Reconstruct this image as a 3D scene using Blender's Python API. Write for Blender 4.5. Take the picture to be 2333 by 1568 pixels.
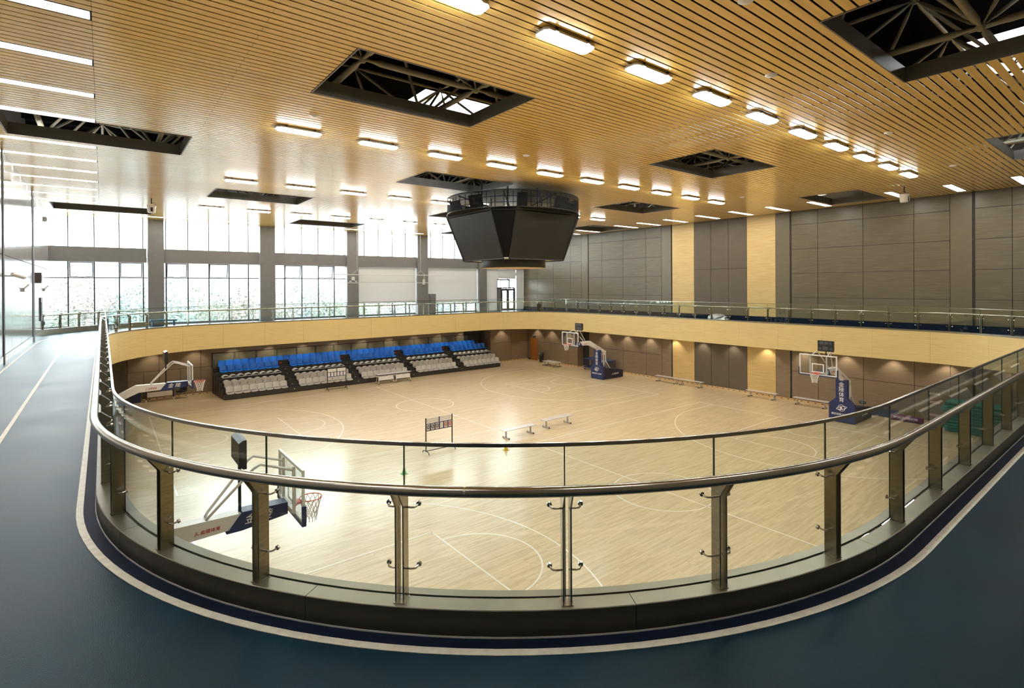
import bpy, math, random
from mathutils import Vector, Matrix
from mathutils.geometry import tessellate_polygon

# ------------------------------------------------------------------ scene, camera, world, exposure
sc = bpy.context.scene
for o in list(bpy.data.objects):
    bpy.data.objects.remove(o)
C = sc.collection
rnd = random.Random(7)
PI = math.pi

EYE = Vector((0.0, 0.0, 7.5524))
FPX, CXP, CYP, YAW, PITCH, ROLL = 1200.43, 1184.9, 655.04, 0.6697, 0.003, -0.0055
cam_data = bpy.data.cameras.new('camera')
cam_data.sensor_fit = 'HORIZONTAL'
cam_data.sensor_width = 36.0
cam_data.lens = FPX * 36.0 / 2333.0
cam_data.shift_x = (1166.5 - CXP) / 2333.0
cam_data.shift_y = (CYP - 784.0) / 2333.0
cam_data.clip_start = 0.05
cam_data.clip_end = 500
cam = bpy.data.objects.new('camera', cam_data)
C.objects.link(cam)
fw = Vector((math.sin(YAW) * math.cos(PITCH), math.cos(YAW) * math.cos(PITCH), -math.sin(PITCH)))
r0 = Vector((math.cos(YAW), -math.sin(YAW), 0))
u0 = r0.cross(fw)
R_ = r0 * math.cos(ROLL) + u0 * math.sin(ROLL)
U_ = u0 * math.cos(ROLL) - r0 * math.sin(ROLL)
mw = Matrix((R_, U_, -fw)).transposed().to_4x4()
mw.translation = EYE
cam.matrix_world = mw
sc.camera = cam

SKY = 11.5          # overcast daylight
LAMP = 42.0        # ceiling lamps
STRIP = 14.0        # recessed strips
sc.view_settings.view_transform = 'Standard'
sc.view_settings.look = 'None'
sc.view_settings.exposure = 0.6
sc.view_settings.gamma = 1.0
sc.view_settings.use_curve_mapping = False
cy = sc.cycles
cy.use_denoising = True
cy.max_bounces = 8
cy.diffuse_bounces = 4
cy.glossy_bounces = 4
cy.transmission_bounces = 4
cy.transparent_max_bounces = 16
cy.caustics_reflective = False
cy.caustics_refractive = False
cy.sample_clamp_indirect = 6.0
cy.blur_glossy = 0.6

w = bpy.data.worlds.new('overcast_sky')
sc.world = w
w.use_nodes = True
wb = w.node_tree.nodes['Background']
wb.inputs[0].default_value = (0.93, 0.97, 1.0, 1)
wb.inputs[1].default_value = SKY

pl = bpy.data.lights.new('window_portal', 'AREA')
pl.shape = 'RECTANGLE'; pl.size = 37.6; pl.size_y = 7.3
pl.cycles.is_portal = True
po = bpy.data.objects.new('window_portal', pl)
po.location = (16.3, 44.45, 8.65)
po.rotation_euler = (-PI / 2, 0, 0)
C.objects.link(po)

# ------------------------------------------------------------------ materials
def nodes_of(name):
    m = bpy.data.materials.new(name)
    m.use_nodes = True
    return m, m.node_tree, m.node_tree.nodes['Principled BSDF']

def M(name, col, rough=0.5, metal=0.0, spec=0.5, var=None, stretch=(1, 1, 1), scale=3.0, bump=0.0,
      bscale=None, coat=0.0, crough=0.1, emit=None, rvar=0.0):
    m, nt, b = nodes_of(name)
    b.inputs['Roughness'].default_value = rough
    b.inputs['Metallic'].default_value = metal
    b.inputs['Specular IOR Level'].default_value = spec
    b.inputs['Coat Weight'].default_value = coat
    b.inputs['Coat Roughness'].default_value = crough
    b.inputs['Base Color'].default_value = (*col, 1)
    v = 0.08 if var is None else var
    geo = nt.nodes.new('ShaderNodeNewGeometry')
    mp = nt.nodes.new('ShaderNodeMapping')
    mp.inputs['Scale'].default_value = stretch
    nt.links.new(geo.outputs['Position'], mp.inputs['Vector'])
    nz = nt.nodes.new('ShaderNodeTexNoise')
    nz.inputs['Scale'].default_value = scale
    nz.inputs['Detail'].default_value = 4
    nt.links.new(mp.outputs[0], nz.inputs['Vector'])
    rmp = nt.nodes.new('ShaderNodeValToRGB')
    rmp.color_ramp.elements[0].position = 0.3
    rmp.color_ramp.elements[1].position = 0.7
    rmp.color_ramp.elements[0].color = (*[c * (1 - v) for c in col], 1)
    rmp.color_ramp.elements[1].color = (*[min(1, c * (1 + v)) for c in col], 1)
    nt.links.new(nz.outputs['Fac'], rmp.inputs['Fac'])
    nt.links.new(rmp.outputs['Color'], b.inputs['Base Color'])
    if rvar:
        mr = nt.nodes.new('ShaderNodeMapRange')
        mr.inputs['To Min'].default_value = max(0, rough - rvar)
        mr.inputs['To Max'].default_value = rough + rvar
        nt.links.new(nz.outputs['Fac'], mr.inputs['Value'])
        nt.links.new(mr.outputs[0], b.inputs['Roughness'])
    if bump:
        bp = nt.nodes.new('ShaderNodeBump')
        bp.inputs['Strength'].default_value = bump
        bp.inputs['Distance'].default_value = 0.01
        src = nz
        if bscale:
            src = nt.nodes.new('ShaderNodeTexNoise')
            src.inputs['Scale'].default_value = bscale
            nt.links.new(mp.outputs[0], src.inputs['Vector'])
        nt.links.new(src.outputs['Fac'], bp.inputs['Height'])
        nt.links.new(bp.outputs[0], b.inputs['Normal'])
    if emit:
        b.inputs['Emission Color'].default_value = (*emit[0], 1)
        b.inputs['Emission Strength'].default_value = emit[1]
    return m

def glass_mat(name, tint, refl=1.0):
    m = bpy.data.materials.new(name); m.use_nodes = True
    nt = m.node_tree
    nt.nodes.remove(nt.nodes['Principled BSDF'])
    out = nt.nodes['Material Output']
    tr = nt.nodes.new('ShaderNodeBsdfTransparent'); tr.inputs[0].default_value = (*tint, 1)
    gl = nt.nodes.new('ShaderNodeBsdfGlossy'); gl.inputs['Roughness'].default_value = 0.0
    lw = nt.nodes.new('ShaderNodeLayerWeight')                 # Schlick reflectance of a thin pane
    pw = nt.nodes.new('ShaderNodeMath'); pw.operation = 'POWER'; pw.inputs[1].default_value = 5.0
    mu = nt.nodes.new('ShaderNodeMath'); mu.operation = 'MULTIPLY_ADD'; mu.inputs[1].default_value = 0.96 * refl; mu.inputs[2].default_value = 0.04 * refl
    mx = nt.nodes.new('ShaderNodeMixShader')
    nt.links.new(lw.outputs['Facing'], pw.inputs[0]); nt.links.new(pw.outputs[0], mu.inputs[0]); nt.links.new(mu.outputs[0], mx.inputs[0])
    nt.links.new(tr.outputs[0], mx.inputs[1]); nt.links.new(gl.outputs[0], mx.inputs[2])
    nt.links.new(mx.outputs[0], out.inputs[0])
    return m

def plank_mat():
    m, nt, b = nodes_of('maple_strip_floor')
    geo = nt.nodes.new('ShaderNodeNewGeometry')
    br = nt.nodes.new('ShaderNodeTexBrick')
    br.offset = 0.37; br.offset_frequency = 2
    br.inputs['Color1'].default_value = (0.70, 0.55, 0.335, 1)
    br.inputs['Color2'].default_value = (0.57, 0.435, 0.245, 1)
    br.inputs['Mortar'].default_value = (0.38, 0.26, 0.13, 1)
    br.inputs['Scale'].default_value = 1.0
    br.inputs['Mortar Size'].default_value = 0.0012
    br.inputs['Bias'].default_value = -0.1
    br.inputs['Brick Width'].default_value = 0.85
    br.inputs['Row Height'].default_value = 0.06
    nt.links.new(geo.outputs['Position'], br.inputs['Vector'])
    mp = nt.nodes.new('ShaderNodeMapping'); mp.inputs['Scale'].default_value = (0.6, 7, 1)
    nt.links.new(geo.outputs['Position'], mp.inputs['Vector'])
    nz = nt.nodes.new('ShaderNodeTexNoise'); nz.inputs['Scale'].default_value = 1.6; nz.inputs['Detail'].default_value = 6
    nt.links.new(mp.outputs[0], nz.inputs['Vector'])
    mx = nt.nodes.new('ShaderNodeMixRGB'); mx.blend_type = 'OVERLAY'; mx.inputs[0].default_value = 0.35
    nt.links.new(br.outputs['Color'], mx.inputs[1]); nt.links.new(nz.outputs['Fac'], mx.inputs[2])
    nt.links.new(mx.outputs[0], b.inputs['Base Color'])
    b.inputs['Roughness'].default_value = 0.42
    b.inputs['Coat Weight'].default_value = 0.55
    b.inputs['Coat Roughness'].default_value = 0.2
    return m

def ribbed_mat(name, col, col2, pitch, rough, bump=0.25):
    """laminate with fine horizontal ribs and streaks"""
    m, nt, b = nodes_of(name)
    geo = nt.nodes.new('ShaderNodeNewGeometry')
    mp = nt.nodes.new('ShaderNodeMapping'); mp.inputs['Scale'].default_value = (0.8, 0.8, 26)
    nt.links.new(geo.outputs['Position'], mp.inputs['Vector'])
    nz = nt.nodes.new('ShaderNodeTexNoise'); nz.inputs['Scale'].default_value = 1.4; nz.inputs['Detail'].default_value = 5
    nt.links.new(mp.outputs[0], nz.inputs['Vector'])
    rmp = nt.nodes.new('ShaderNodeValToRGB')
    rmp.color_ramp.elements[0].position = 0.32; rmp.color_ramp.elements[1].position = 0.68
    rmp.color_ramp.elements[0].color = (*col2, 1); rmp.color_ramp.elements[1].color = (*col, 1)
    nt.links.new(nz.outputs['Fac'], rmp.inputs['Fac'])
    nt.links.new(rmp.outputs[0], b.inputs['Base Color'])
    wv = nt.nodes.new('ShaderNodeTexWave'); wv.wave_type = 'BANDS'; wv.bands_direction = 'Z'
    wv.inputs['Scale'].default_value = 0.314 / pitch
    nt.links.new(geo.outputs['Position'], wv.inputs['Vector'])
    bp = nt.nodes.new('ShaderNodeBump'); bp.inputs['Strength'].default_value = bump; bp.inputs['Distance'].default_value = 0.004
    nt.links.new(wv.outputs['Fac'], bp.inputs['Height'])
    nt.links.new(bp.outputs[0], b.inputs['Normal'])
    b.inputs['Roughness'].default_value = rough
    return m

def emit_mat(name, col, strength):
    m, nt, b = nodes_of(name)
    b.inputs['Base Color'].default_value = (0.9, 0.9, 0.9, 1)
    b.inputs['Emission Color'].default_value = (*col, 1)
    b.inputs['Emission Strength'].default_value = strength
    return m

def translucent_mat(name, col, trans):
    m = bpy.data.materials.new(name); m.use_nodes = True
    nt = m.node_tree; b = nt.nodes['Principled BSDF']
    b.inputs['Base Color'].default_value = (*col, 1); b.inputs['Roughness'].default_value = 0.8
    tl = nt.nodes.new('ShaderNodeBsdfTranslucent'); tl.inputs[0].default_value = (*col, 1)
    mx = nt.nodes.new('ShaderNodeMixShader'); mx.inputs[0].default_value = trans
    nt.links.new(b.outputs[0], mx.inputs[1]); nt.links.new(tl.outputs[0], mx.inputs[2])
    nt.links.new(mx.outputs[0], nt.nodes['Material Output'].inputs[0])
    return m

def mesh_screen_mat(name, col, alpha):
    """fine perforated mesh: part open, part dark wire"""
    m = bpy.data.materials.new(name); m.use_nodes = True
    nt = m.node_tree; b = nt.nodes['Principled BSDF']
    b.inputs['Base Color'].default_value = (*col, 1); b.inputs['Roughness'].default_value = 0.8; b.inputs['Specular IOR Level'].default_value = 0.1
    tr = nt.nodes.new('ShaderNodeBsdfTransparent')
    mx = nt.nodes.new('ShaderNodeMixShader'); mx.inputs[0].default_value = alpha
    nt.links.new(tr.outputs[0], mx.inputs[1]); nt.links.new(b.outputs[0], mx.inputs[2])
    nt.links.new(mx.outputs[0], nt.nodes['Material Output'].inputs[0])
    return m

MT = dict(
    court=plank_mat(),
    line=M('court_line_paint', (0.86, 0.80, 0.70), 0.3, var=0.04, coat=0.4),
    track=M('blue_rubber_track', (0.006, 0.027, 0.047), 0.40, var=0.3, scale=0.9, bump=0.3, bscale=120, rvar=0.06, spec=0.10),
    trackedge=M('dark_blue_rubber', (0.006, 0.013, 0.034), 0.6, var=0.2, bump=0.3, bscale=90, spec=0.12),
    trackline=M('track_line_paint', (0.74, 0.70, 0.60), 0.45, var=0.12, scale=14),
    slat=M('oak_print_slat', (0.95, 0.61, 0.145), 0.27, var=0.10, stretch=(0.25, 9, 9), scale=1.2, spec=0.5, coat=0.75, crough=0.15),
    void=M('black_plenum', (0.006, 0.006, 0.007), 0.9, spec=0.0),
    frame=M('dark_bronze_frame', (0.17, 0.16, 0.14), 0.38, 0.3),
    tube=M('olive_grey_tube', (0.24, 0.22, 0.16), 0.45, 0.0),
    lamp=emit_mat('lamp_diffuser', (0.97, 0.98, 0.95), LAMP),
    strip=emit_mat('strip_diffuser', (1.0, 0.98, 0.92), STRIP),
    lampbody=M('lamp_housing', (0.55, 0.53, 0.5), 0.4),
    white=M('white_paint', (0.80, 0.80, 0.79), 0.35, var=0.03),
    offwhite=M('off_white_plastic', (0.72, 0.70, 0.66), 0.45, var=0.04),
    wallpanel=ribbed_mat('taupe_ribbed_laminate', (0.175, 0.147, 0.092), (0.12, 0.10, 0.062), 0.03, 0.34),
    wallplain=M('taupe_plain_laminate', (0.155, 0.13, 0.08), 0.36, var=0.05, stretch=(1, 1, 3)),
    wallsoft=M('padded_grey_fabric', (0.125, 0.10, 0.07), 0.6, var=0.05),
    lowpanel=M('brown_laminate', (0.25, 0.185, 0.12), 0.4, var=0.12, stretch=(1, 1, 14), scale=1.4),
    yellow=ribbed_mat('pale_oak_ribbed_panel', (0.74, 0.55, 0.24), (0.60, 0.42, 0.16), 0.045, 0.42),
    fascia=ribbed_mat('pale_oak_fascia', (0.74, 0.585, 0.27), (0.63, 0.48, 0.20), 0.05, 0.45, 0.05),
    leftpanel=ribbed_mat('satin_taupe_panel', (0.46, 0.44, 0.41), (0.38, 0.36, 0.33), 0.04, 0.19, 0.03),
    backing=M('dark_joint_backing', (0.035, 0.03, 0.026), 0.7),
    column=M('grey_column_cladding', (0.222, 0.218, 0.222), 0.5, var=0.05),
    mullion=M('charcoal_mullion', (0.055, 0.062, 0.065), 0.4, 0.3),
    bronze=M('brushed_bronze_steel', (0.35, 0.315, 0.25), 0.27, 1.0, var=0.12, stretch=(1, 1, 8), scale=6),
    steel=M('brushed_steel_rail', (0.42, 0.39, 0.34), 0.2, 1.0, var=0.08),
    chrome=M('satin_chrome', (0.6, 0.58, 0.54), 0.18, 1.0, var=0.05),
    kerb=M('bronze_kerb_plate', (0.26, 0.238, 0.18), 0.36, 0.85, var=0.12, scale=2.5),
    rubber=M('black_rubber', (0.015, 0.015, 0.015), 0.6),
    glass=glass_mat('rail_glass', (0.93, 0.975, 0.965)),
    pane=glass_mat('window_glass', (0.95, 0.98, 0.98), 0.6),
    acryl=glass_mat('backboard_acrylic', (0.93, 0.95, 0.95)),
    blind=translucent_mat('roller_blind_fabric', (0.80, 0.79, 0.77), 0.16),
    navy=M('navy_vinyl', (0.018, 0.032, 0.12), 0.4, var=0.1),
    navydark=M('deep_navy_vinyl', (0.016, 0.018, 0.045), 0.45, var=0.1),
    armwhite=M('white_enamel_steel', (0.72, 0.71, 0.72), 0.3, var=0.03),
    red=M('orange_red_rim', (0.75, 0.10, 0.03), 0.35),
    net=M('white_net_cord', (0.80, 0.78, 0.74), 0.7),
    black=M('black_plastic', (0.018, 0.018, 0.02), 0.45),
    blackmetal=M('black_steel', (0.02, 0.02, 0.022), 0.4, 0.3),
    digit=M('unlit_grey_digit', (0.13, 0.13, 0.13), 0.5),
    letter=M('white_lettering', (0.85, 0.85, 0.85), 0.5, var=0.02),
    redletter=M('red_lettering', (0.55, 0.04, 0.03), 0.5, var=0.02),
    blackletter=M('black_lettering', (0.02, 0.02, 0.02), 0.5, var=0.02),
    blueseat=M('blue_plastic_seat', (0.012, 0.20, 0.80), 0.3, var=0.06),
    greyseat=M('warm_grey_plastic_seat', (0.52, 0.50, 0.46), 0.4, var=0.04),
    whiteseat=M('white_plastic_seat', (0.72, 0.71, 0.68), 0.4, var=0.04),
    tier=M('black_stand_deck', (0.026, 0.023, 0.021), 0.42, var=0.15),
    tierside=M('dark_brown_stand_side', (0.07, 0.055, 0.045), 0.45),
    redtag=M('red_tag', (0.45, 0.02, 0.02), 0.5),
    benchtop=M('pale_grey_bench_top', (0.58, 0.54, 0.52), 0.3, var=0.05),
    greymetal=M('grey_painted_steel', (0.42, 0.42, 0.43), 0.4, 0.3),
    tabletop=M('white_table_top', (0.78, 0.76, 0.74), 0.35, var=0.03),
    deskwood=M('light_wood_desk', (0.62, 0.45, 0.24), 0.45, var=0.1, stretch=(1, 8, 8)),
    cream=M('cream_panel', (0.76, 0.68, 0.60), 0.5, var=0.03),
    door=M('orange_wood_door', (0.42, 0.16, 0.035), 0.4, var=0.15, stretch=(8, 8, 0.7), scale=2),
    skirting=M('wood_skirting', (0.62, 0.42, 0.20), 0.4, var=0.08, stretch=(6, 1, 6)),
    green=M('green_vinyl_mat', (0.015, 0.20, 0.16), 0.45, var=0.1),
    purple=M('purple_banner', (0.15, 0.03, 0.16), 0.55),
    cartblue=M('blue_cart_net', (0.02, 0.05, 0.16), 0.5),
    screen=M('led_screen_face', (0.014, 0.013, 0.011), 0.42, var=0.2, scale=1.5, stretch=(1, 1, 0.3)),
    screendark=M('matt_black_panel', (0.005, 0.005, 0.004), 0.7, spec=0.15),
    ringmesh=mesh_screen_mat('black_mesh_drum', (0.006, 0.006, 0.006), 0.8),
    soffit=M('white_soffit', (0.62, 0.58, 0.52), 0.6),
    signgreen=M('green_exit_sign', (0.008, 0.04, 0.03), 0.4),
    leaf1=M('sunlit_leaf_green', (0.21, 0.235, 0.19), 0.7, var=0.2, scale=0.8),
    leaf2=M('autumn_leaf_tan', (0.26, 0.24, 0.21), 0.7, var=0.2, scale=0.8),
    leaf3=M('blue_green_leaf', (0.19, 0.235, 0.22), 0.7, var=0.2, scale=0.8),
    bark=M('grey_bark', (0.3, 0.27, 0.24), 0.9),
    lawn=M('pale_ground_outside', (0.52, 0.55, 0.56), 0.9, var=0.3, scale=0.3),
    concrete=M('pale_building_wall', (0.22, 0.21, 0.205), 0.8),
    bwin=M('far_window_grey', (0.13, 0.14, 0.16), 0.5),
    silver=M('silver_wrap_film', (0.55, 0.57, 0.58), 0.3, 0.6, var=0.3, scale=9, bump=0.8, bscale=20),
    cone_y=M('yellow_marker_plastic', (0.65, 0.50, 0.05), 0.5),
    cone_g=M('green_marker_plastic', (0.12, 0.45, 0.15), 0.5),
    benchblue=M('teal_blue_bench', (0.05, 0.16, 0.24), 0.5),
    paper=M('cream_wall_sign', (0.70, 0.62, 0.52), 0.6, var=0.03),
    polycarb=translucent_mat('skylight_polycarbonate', (0.85, 0.85, 0.85), 0.9),
)

_b = MT['leftpanel'].node_tree.nodes['Principled BSDF']
_b.inputs['Coat Weight'].default_value = 1.0; _b.inputs['Coat Roughness'].default_value = 0.14
MT['kerbshade'] = M('shaded_bronze_kerb_face', (0.07, 0.064, 0.05), 0.4, 0.5, var=0.1)  # same bronze as the kerb, its unlit side darkened in the colour
MT['joint'] = M('dark_glass_edge', (0.03, 0.045, 0.042), 0.2)
# ------------------------------------------------------------------ mesh helpers
class MB:
    def __init__(s):
        s.v = []; s.f = []
    def quad(s, a, b, c, d):
        n = len(s.v); s.v += [tuple(a), tuple(b), tuple(c), tuple(d)]; s.f.append((n, n + 1, n + 2, n + 3)); return s
    def poly(s, pts):
        n = len(s.v); s.v += [tuple(p) for p in pts]; s.f.append(tuple(range(n, n + len(pts)))); return s
    def box(s, x0, x1, y0, y1, z0, z1):
        n = len(s.v)
        s.v += [(x0, y0, z0), (x1, y0, z0), (x1, y1, z0), (x0, y1, z0), (x0, y0, z1), (x1, y0, z1), (x1, y1, z1), (x0, y1, z1)]
        s.f += [tuple(n + i for i in q) for q in ((0, 3, 2, 1), (4, 5, 6, 7), (0, 1, 5, 4), (1, 2, 6, 5), (2, 3, 7, 6), (3, 0, 4, 7))]
        return s
    def hexa(s, p):
        n = len(s.v); s.v += [tuple(q) for q in p]
        s.f += [tuple(n + i for i in q) for q in ((0, 3, 2, 1), (4, 5, 6, 7), (0, 1, 5, 4), (1, 2, 6, 5), (2, 3, 7, 6), (3, 0, 4, 7))]
        return s
    def prism(s, prof, a, b, axis='y'):
        """closed 2-D profile extruded from a to b along axis; profile coords are the other two axes in order"""
        n = len(s.v); k = len(prof)
        def mk(p, t):
            return {'x': (t, p[0], p[1]), 'y': (p[0], t, p[1]), 'z': (p[0], p[1], t)}[axis]
        s.v += [mk(p, a) for p in prof] + [mk(p, b) for p in prof]
        s.f.append(tuple(range(n, n + k))); s.f.append(tuple(range(n + 2 * k - 1, n + k - 1, -1)))
        for i in range(k):
            j = (i + 1) % k
            s.f.append((n + j, n + i, n + k + i, n + k + j))
        return s
    def tube(s, pts, r, n=8, caps=True, closed=False):
        pts = [Vector(p) for p in pts]
        rs = r if isinstance(r, (list, tuple)) else [r] * len(pts)
        base = len(s.v); m = len(pts); prev = None
        for i, p in enumerate(pts):
            if closed:
                t = pts[(i + 1) % m] - pts[i - 1]
            else:
                t = pts[min(i + 1, m - 1)] - pts[max(i - 1, 0)]
            t.normalize()
            if prev is None:
                ref = Vector((0, 0, 1)) if abs(t.z) < 0.9 else Vector((1, 0, 0))
                a = t.cross(ref).normalized()
            else:
                a = (prev - t * prev.dot(t)).normalized()
            prev = a; bb = t.cross(a)
            for k in range(n):
                an = 2 * PI * k / n
                s.v.append(tuple(p + (a * math.cos(an) + bb * math.sin(an)) * rs[i]))
        for i in range(m if closed else m - 1):
            j = (i + 1) % m
            for k in range(n):
                l = (k + 1) % n
                s.f.append((base + i * n + k, base + i * n + l, base + j * n + l, base + j * n + k))
        if caps and not closed:
            s.f.append(tuple(base + k for k in range(n - 1, -1, -1)))
            s.f.append(tuple(base + (m - 1) * n + k for k in range(n)))
        return s
    def lathe(s, prof, cx=0, cy=0, n=24):
        base = len(s.v); m = len(prof)
        for (r, z) in prof:
            for k in range(n):
                a = 2 * PI * k / n
                s.v.append((cx + r * math.cos(a), cy + r * math.sin(a), z))
        for i in range(m - 1):
            for k in range(n):
                l = (k + 1) % n
                s.f.append((base + i * n + k, base + i * n + l, base + (i + 1) * n + l, base + (i + 1) * n + k))
        return s
    def grid(s, fn, nu, nv, th):
        """surface fn(u,v)->Vector with thickness vector function th(u,v)"""
        base = len(s.v); W = nu + 1
        for side in (0, 1):
            for j in range(nv + 1):
                for i in range(nu + 1):
                    u, v = i / nu, j / nv
                    p = Vector(fn(u, v))
                    if side:
                        p = p + Vector(th(u, v))
                    s.v.append(tuple(p))
        o = W * (nv + 1)
        for j in range(nv):
            for i in range(nu):
                a = base + j * W + i
                s.f.append((a, a + 1, a + 1 + W, a + W)); s.f.append((a + o, a + o + W, a + o + 1 + W, a + o + 1))
        ring = [i for i in range(W)] + [j * W + nu for j in range(1, nv + 1)] + [nv * W + i for i in range(nu - 1, -1, -1)] + [j * W for j in range(nv - 1, 0, -1)]
        for q in range(len(ring)):
            a, b = ring[q], ring[(q + 1) % len(ring)]
            s.f.append((base + b, base + a, base + a + o, base + b + o))
        return s
    def mesh(s, name, mat=None, smooth=False):
        me = bpy.data.meshes.new(name)
        me.from_pydata(s.v, [], s.f); me.update()
        if mat is not None:
            me.materials.append(MT[mat] if isinstance(mat, str) else mat)
        if smooth:
            me.polygons.foreach_set('use_smooth', [True] * len(me.polygons))
        return me
    def build(s, name, mat, parent=None, smooth=False, loc=None):
        o = bpy.data.objects.new(name, s.mesh(name, mat, smooth))
        C.objects.link(o)
        if parent is not None:
            o.parent = parent
        if loc is not None:
            o.location = loc
        return o

def inst(name, me, parent=None, loc=(0, 0, 0), rot=(0, 0, 0), scale=(1, 1, 1)):
    o = bpy.data.objects.new(name, me)
    C.objects.link(o)
    o.location = loc; o.rotation_euler = rot; o.scale = scale
    if parent is not None:
        o.parent = parent
    return o

def tag(o, label=None, cat=None, group=None, kind=None):
    if label: o['label'] = label
    if cat: o['category'] = cat
    if group: o['group'] = group
    if kind: o['kind'] = kind
    return o

def thing(name, label, cat, loc=(0, 0, 0), rz=0.0, group=None):
    o = bpy.data.objects.new(name, None)
    C.objects.link(o)
    o.empty_display_size = 0.1
    o.location = loc; o.rotation_euler = (0, 0, rz)
    return tag(o, label, cat, group)

def struct(o, label=None):
    o['kind'] = 'structure'
    if label: o['label'] = label
    return o

def copy_tree(src, parent=None):
    c = src.copy(); C.objects.link(c)
    if parent is not None:
        c.parent = parent
    for ch in list(src.children):
        copy_tree(ch, c)
    return c

_tc = {}
def text_mesh(body, size, mat, depth=0.004, shear=0.0, bold=0.0, align='CENTER'):
    key = (body, size, mat, shear, bold, align)
    if key in _tc: return _tc[key]
    cu = bpy.data.curves.new('lettering', 'FONT')
    cu.body = body; cu.size = size; cu.extrude = depth; cu.align_x = align; cu.align_y = 'CENTER'
    cu.shear = shear; cu.offset = bold; cu.resolution_u = 3
    ob = bpy.data.objects.new('lettering', cu); C.objects.link(ob)
    bpy.context.view_layer.update()
    dg = bpy.context.evaluated_depsgraph_get()
    me = bpy.data.meshes.new_from_object(ob.evaluated_get(dg))
    me.materials.clear(); me.materials.append(MT[mat])
    bpy.data.objects.remove(ob); bpy.data.curves.remove(cu)
    _tc[key] = me
    return me

ORD = ['first', 'second', 'third', 'fourth', 'fifth', 'sixth', 'seventh', 'eighth', 'ninth', 'tenth', 'eleventh', 'twelfth',
       'thirteenth', 'fourteenth', 'fifteenth', 'sixteenth', 'seventeenth', 'eighteenth', 'nineteenth', 'twentieth']
def ordn(i):
    if i < 20: return ORD[i]
    n = i + 1
    tens = {2: 'twenty', 3: 'thirty', 4: 'forty', 5: 'fifty'}
    if n % 10 == 0: return {2: 'twentieth', 3: 'thirtieth', 4: 'fortieth', 5: 'fiftieth'}[n // 10]
    return tens[n // 10] + '-' + ORD[n % 10 - 1]

UNIT = MB().box(-.5, .5, -.5, .5, -.5, .5)
_ub = {}
def unit_box(mat):
    if mat not in _ub: _ub[mat] = UNIT.mesh('unit_' + mat, mat)
    return _ub[mat]
def bxo(name, mat, x0, x1, y0, y1, z0, z1, parent=None):
    return inst(name, unit_box(mat), parent, ((x0 + x1) / 2, (y0 + y1) / 2, (z0 + z1) / 2), (0, 0, 0), (x1 - x0, y1 - y0, z1 - z0))

# ------------------------------------------------------------------ dimensions
XL, XR, YN, YF = -2.65, 35.2, -1.1, 44.1         # upper walls
ZT, ZK, ZC = 5.0, 5.2, 12.2                       # track, kerb top, ceiling
CLR, CFR = 2.07, 30.10                            # court baselines
KX0, KX1, KY0, KY1, KR = -0.08, 32.72, 1.68, 39.52, 6.26
ZS = 3.6                                          # soffit under the balcony

# rounded-rectangle path of the kerb: s -> (point, inward normal)
_LS = [('arc', KX0 + KR, KY0 + KR, PI), ('x+', KX1 - KX0 - 2 * KR), ('arc', KX1 - KR, KY0 + KR, 1.5 * PI), ('y+', KY1 - KY0 - 2 * KR),
       ('arc', KX1 - KR, KY1 - KR, 0.0), ('x-', KX1 - KX0 - 2 * KR), ('arc', KX0 + KR, KY1 - KR, 0.5 * PI), ('y-', KY1 - KY0 - 2 * KR)]
ARC = KR * PI / 2
SEGL = [ARC if q[0] == 'arc' else q[1] for q in _LS]
PERI = sum(SEGL)
def path(s, off=0.0, z=0.0):
    s = s % PERI
    for q, L in zip(_LS, SEGL):
        if s <= L: break
        s -= L
    if q[0] == 'arc':
        a = q[3] + s / KR
        r = KR - off
        return Vector((q[1] + r * math.cos(a), q[2] + r * math.sin(a), z)), Vector((-math.cos(a), -math.sin(a), 0))
    if q[0] == 'x+': return Vector((KX0 + KR + s, KY0 + off, z)), Vector((0, 1, 0))
    if q[0] == 'y+': return Vector((KX1 - off, KY0 + KR + s, z)), Vector((-1, 0, 0))
    if q[0] == 'x-': return Vector((KX1 - KR - s, KY1 - off, z)), Vector((0, -1, 0))
    return Vector((KX0 + off, KY1 - KR - s, z)), Vector((1, 0, 0))
def samples(s0, s1, step=0.25):
    """arclength samples, few on straights"""
    out = [s0]; s = s0
    edges = []; acc = 0
    for L in SEGL:
        edges.append((acc, acc + L)); acc += L
    base = math.floor(s0 / PERI) * PERI
    pts = set()
    for k in (base, base + PERI):
        for (a, b), q in zip(edges, _LS):
            if q[0] == 'arc':
                n = max(1, int((b - a) / step))
                for i in range(n + 1): pts.add(round(k + a + (b - a) * i / n, 5))
            else:
                pts.add(round(k + a, 5)); pts.add(round(k + b, 5))
    return [s0] + [p for p in sorted(pts) if s0 + 1e-4 < p < s1 - 1e-4] + [s1]
def sweep(mb, prof, s0, s1, closed_prof=True, step=0.25, caps=True):
    """prof: list of (offset, z) swept along the kerb path"""
    ss = samples(s0, s1, step); k = len(prof); n = len(mb.v)
    for s in ss:
        for (o, z) in prof:
            mb.v.append(tuple(path(s, o, z)[0]))
    for i in range(len(ss) - 1):
        for j in range(k if closed_prof else k - 1):
            l = (j + 1) % k
            mb.f.append((n + i * k + j, n + (i + 1) * k + j, n + (i + 1) * k + l, n + i * k + l))
    if caps and closed_prof:
        mb.f.append(tuple(n + j for j in range(k))); mb.f.append(tuple(n + (len(ss) - 1) * k + j for j in range(k - 1, -1, -1)))
    return mb

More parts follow.
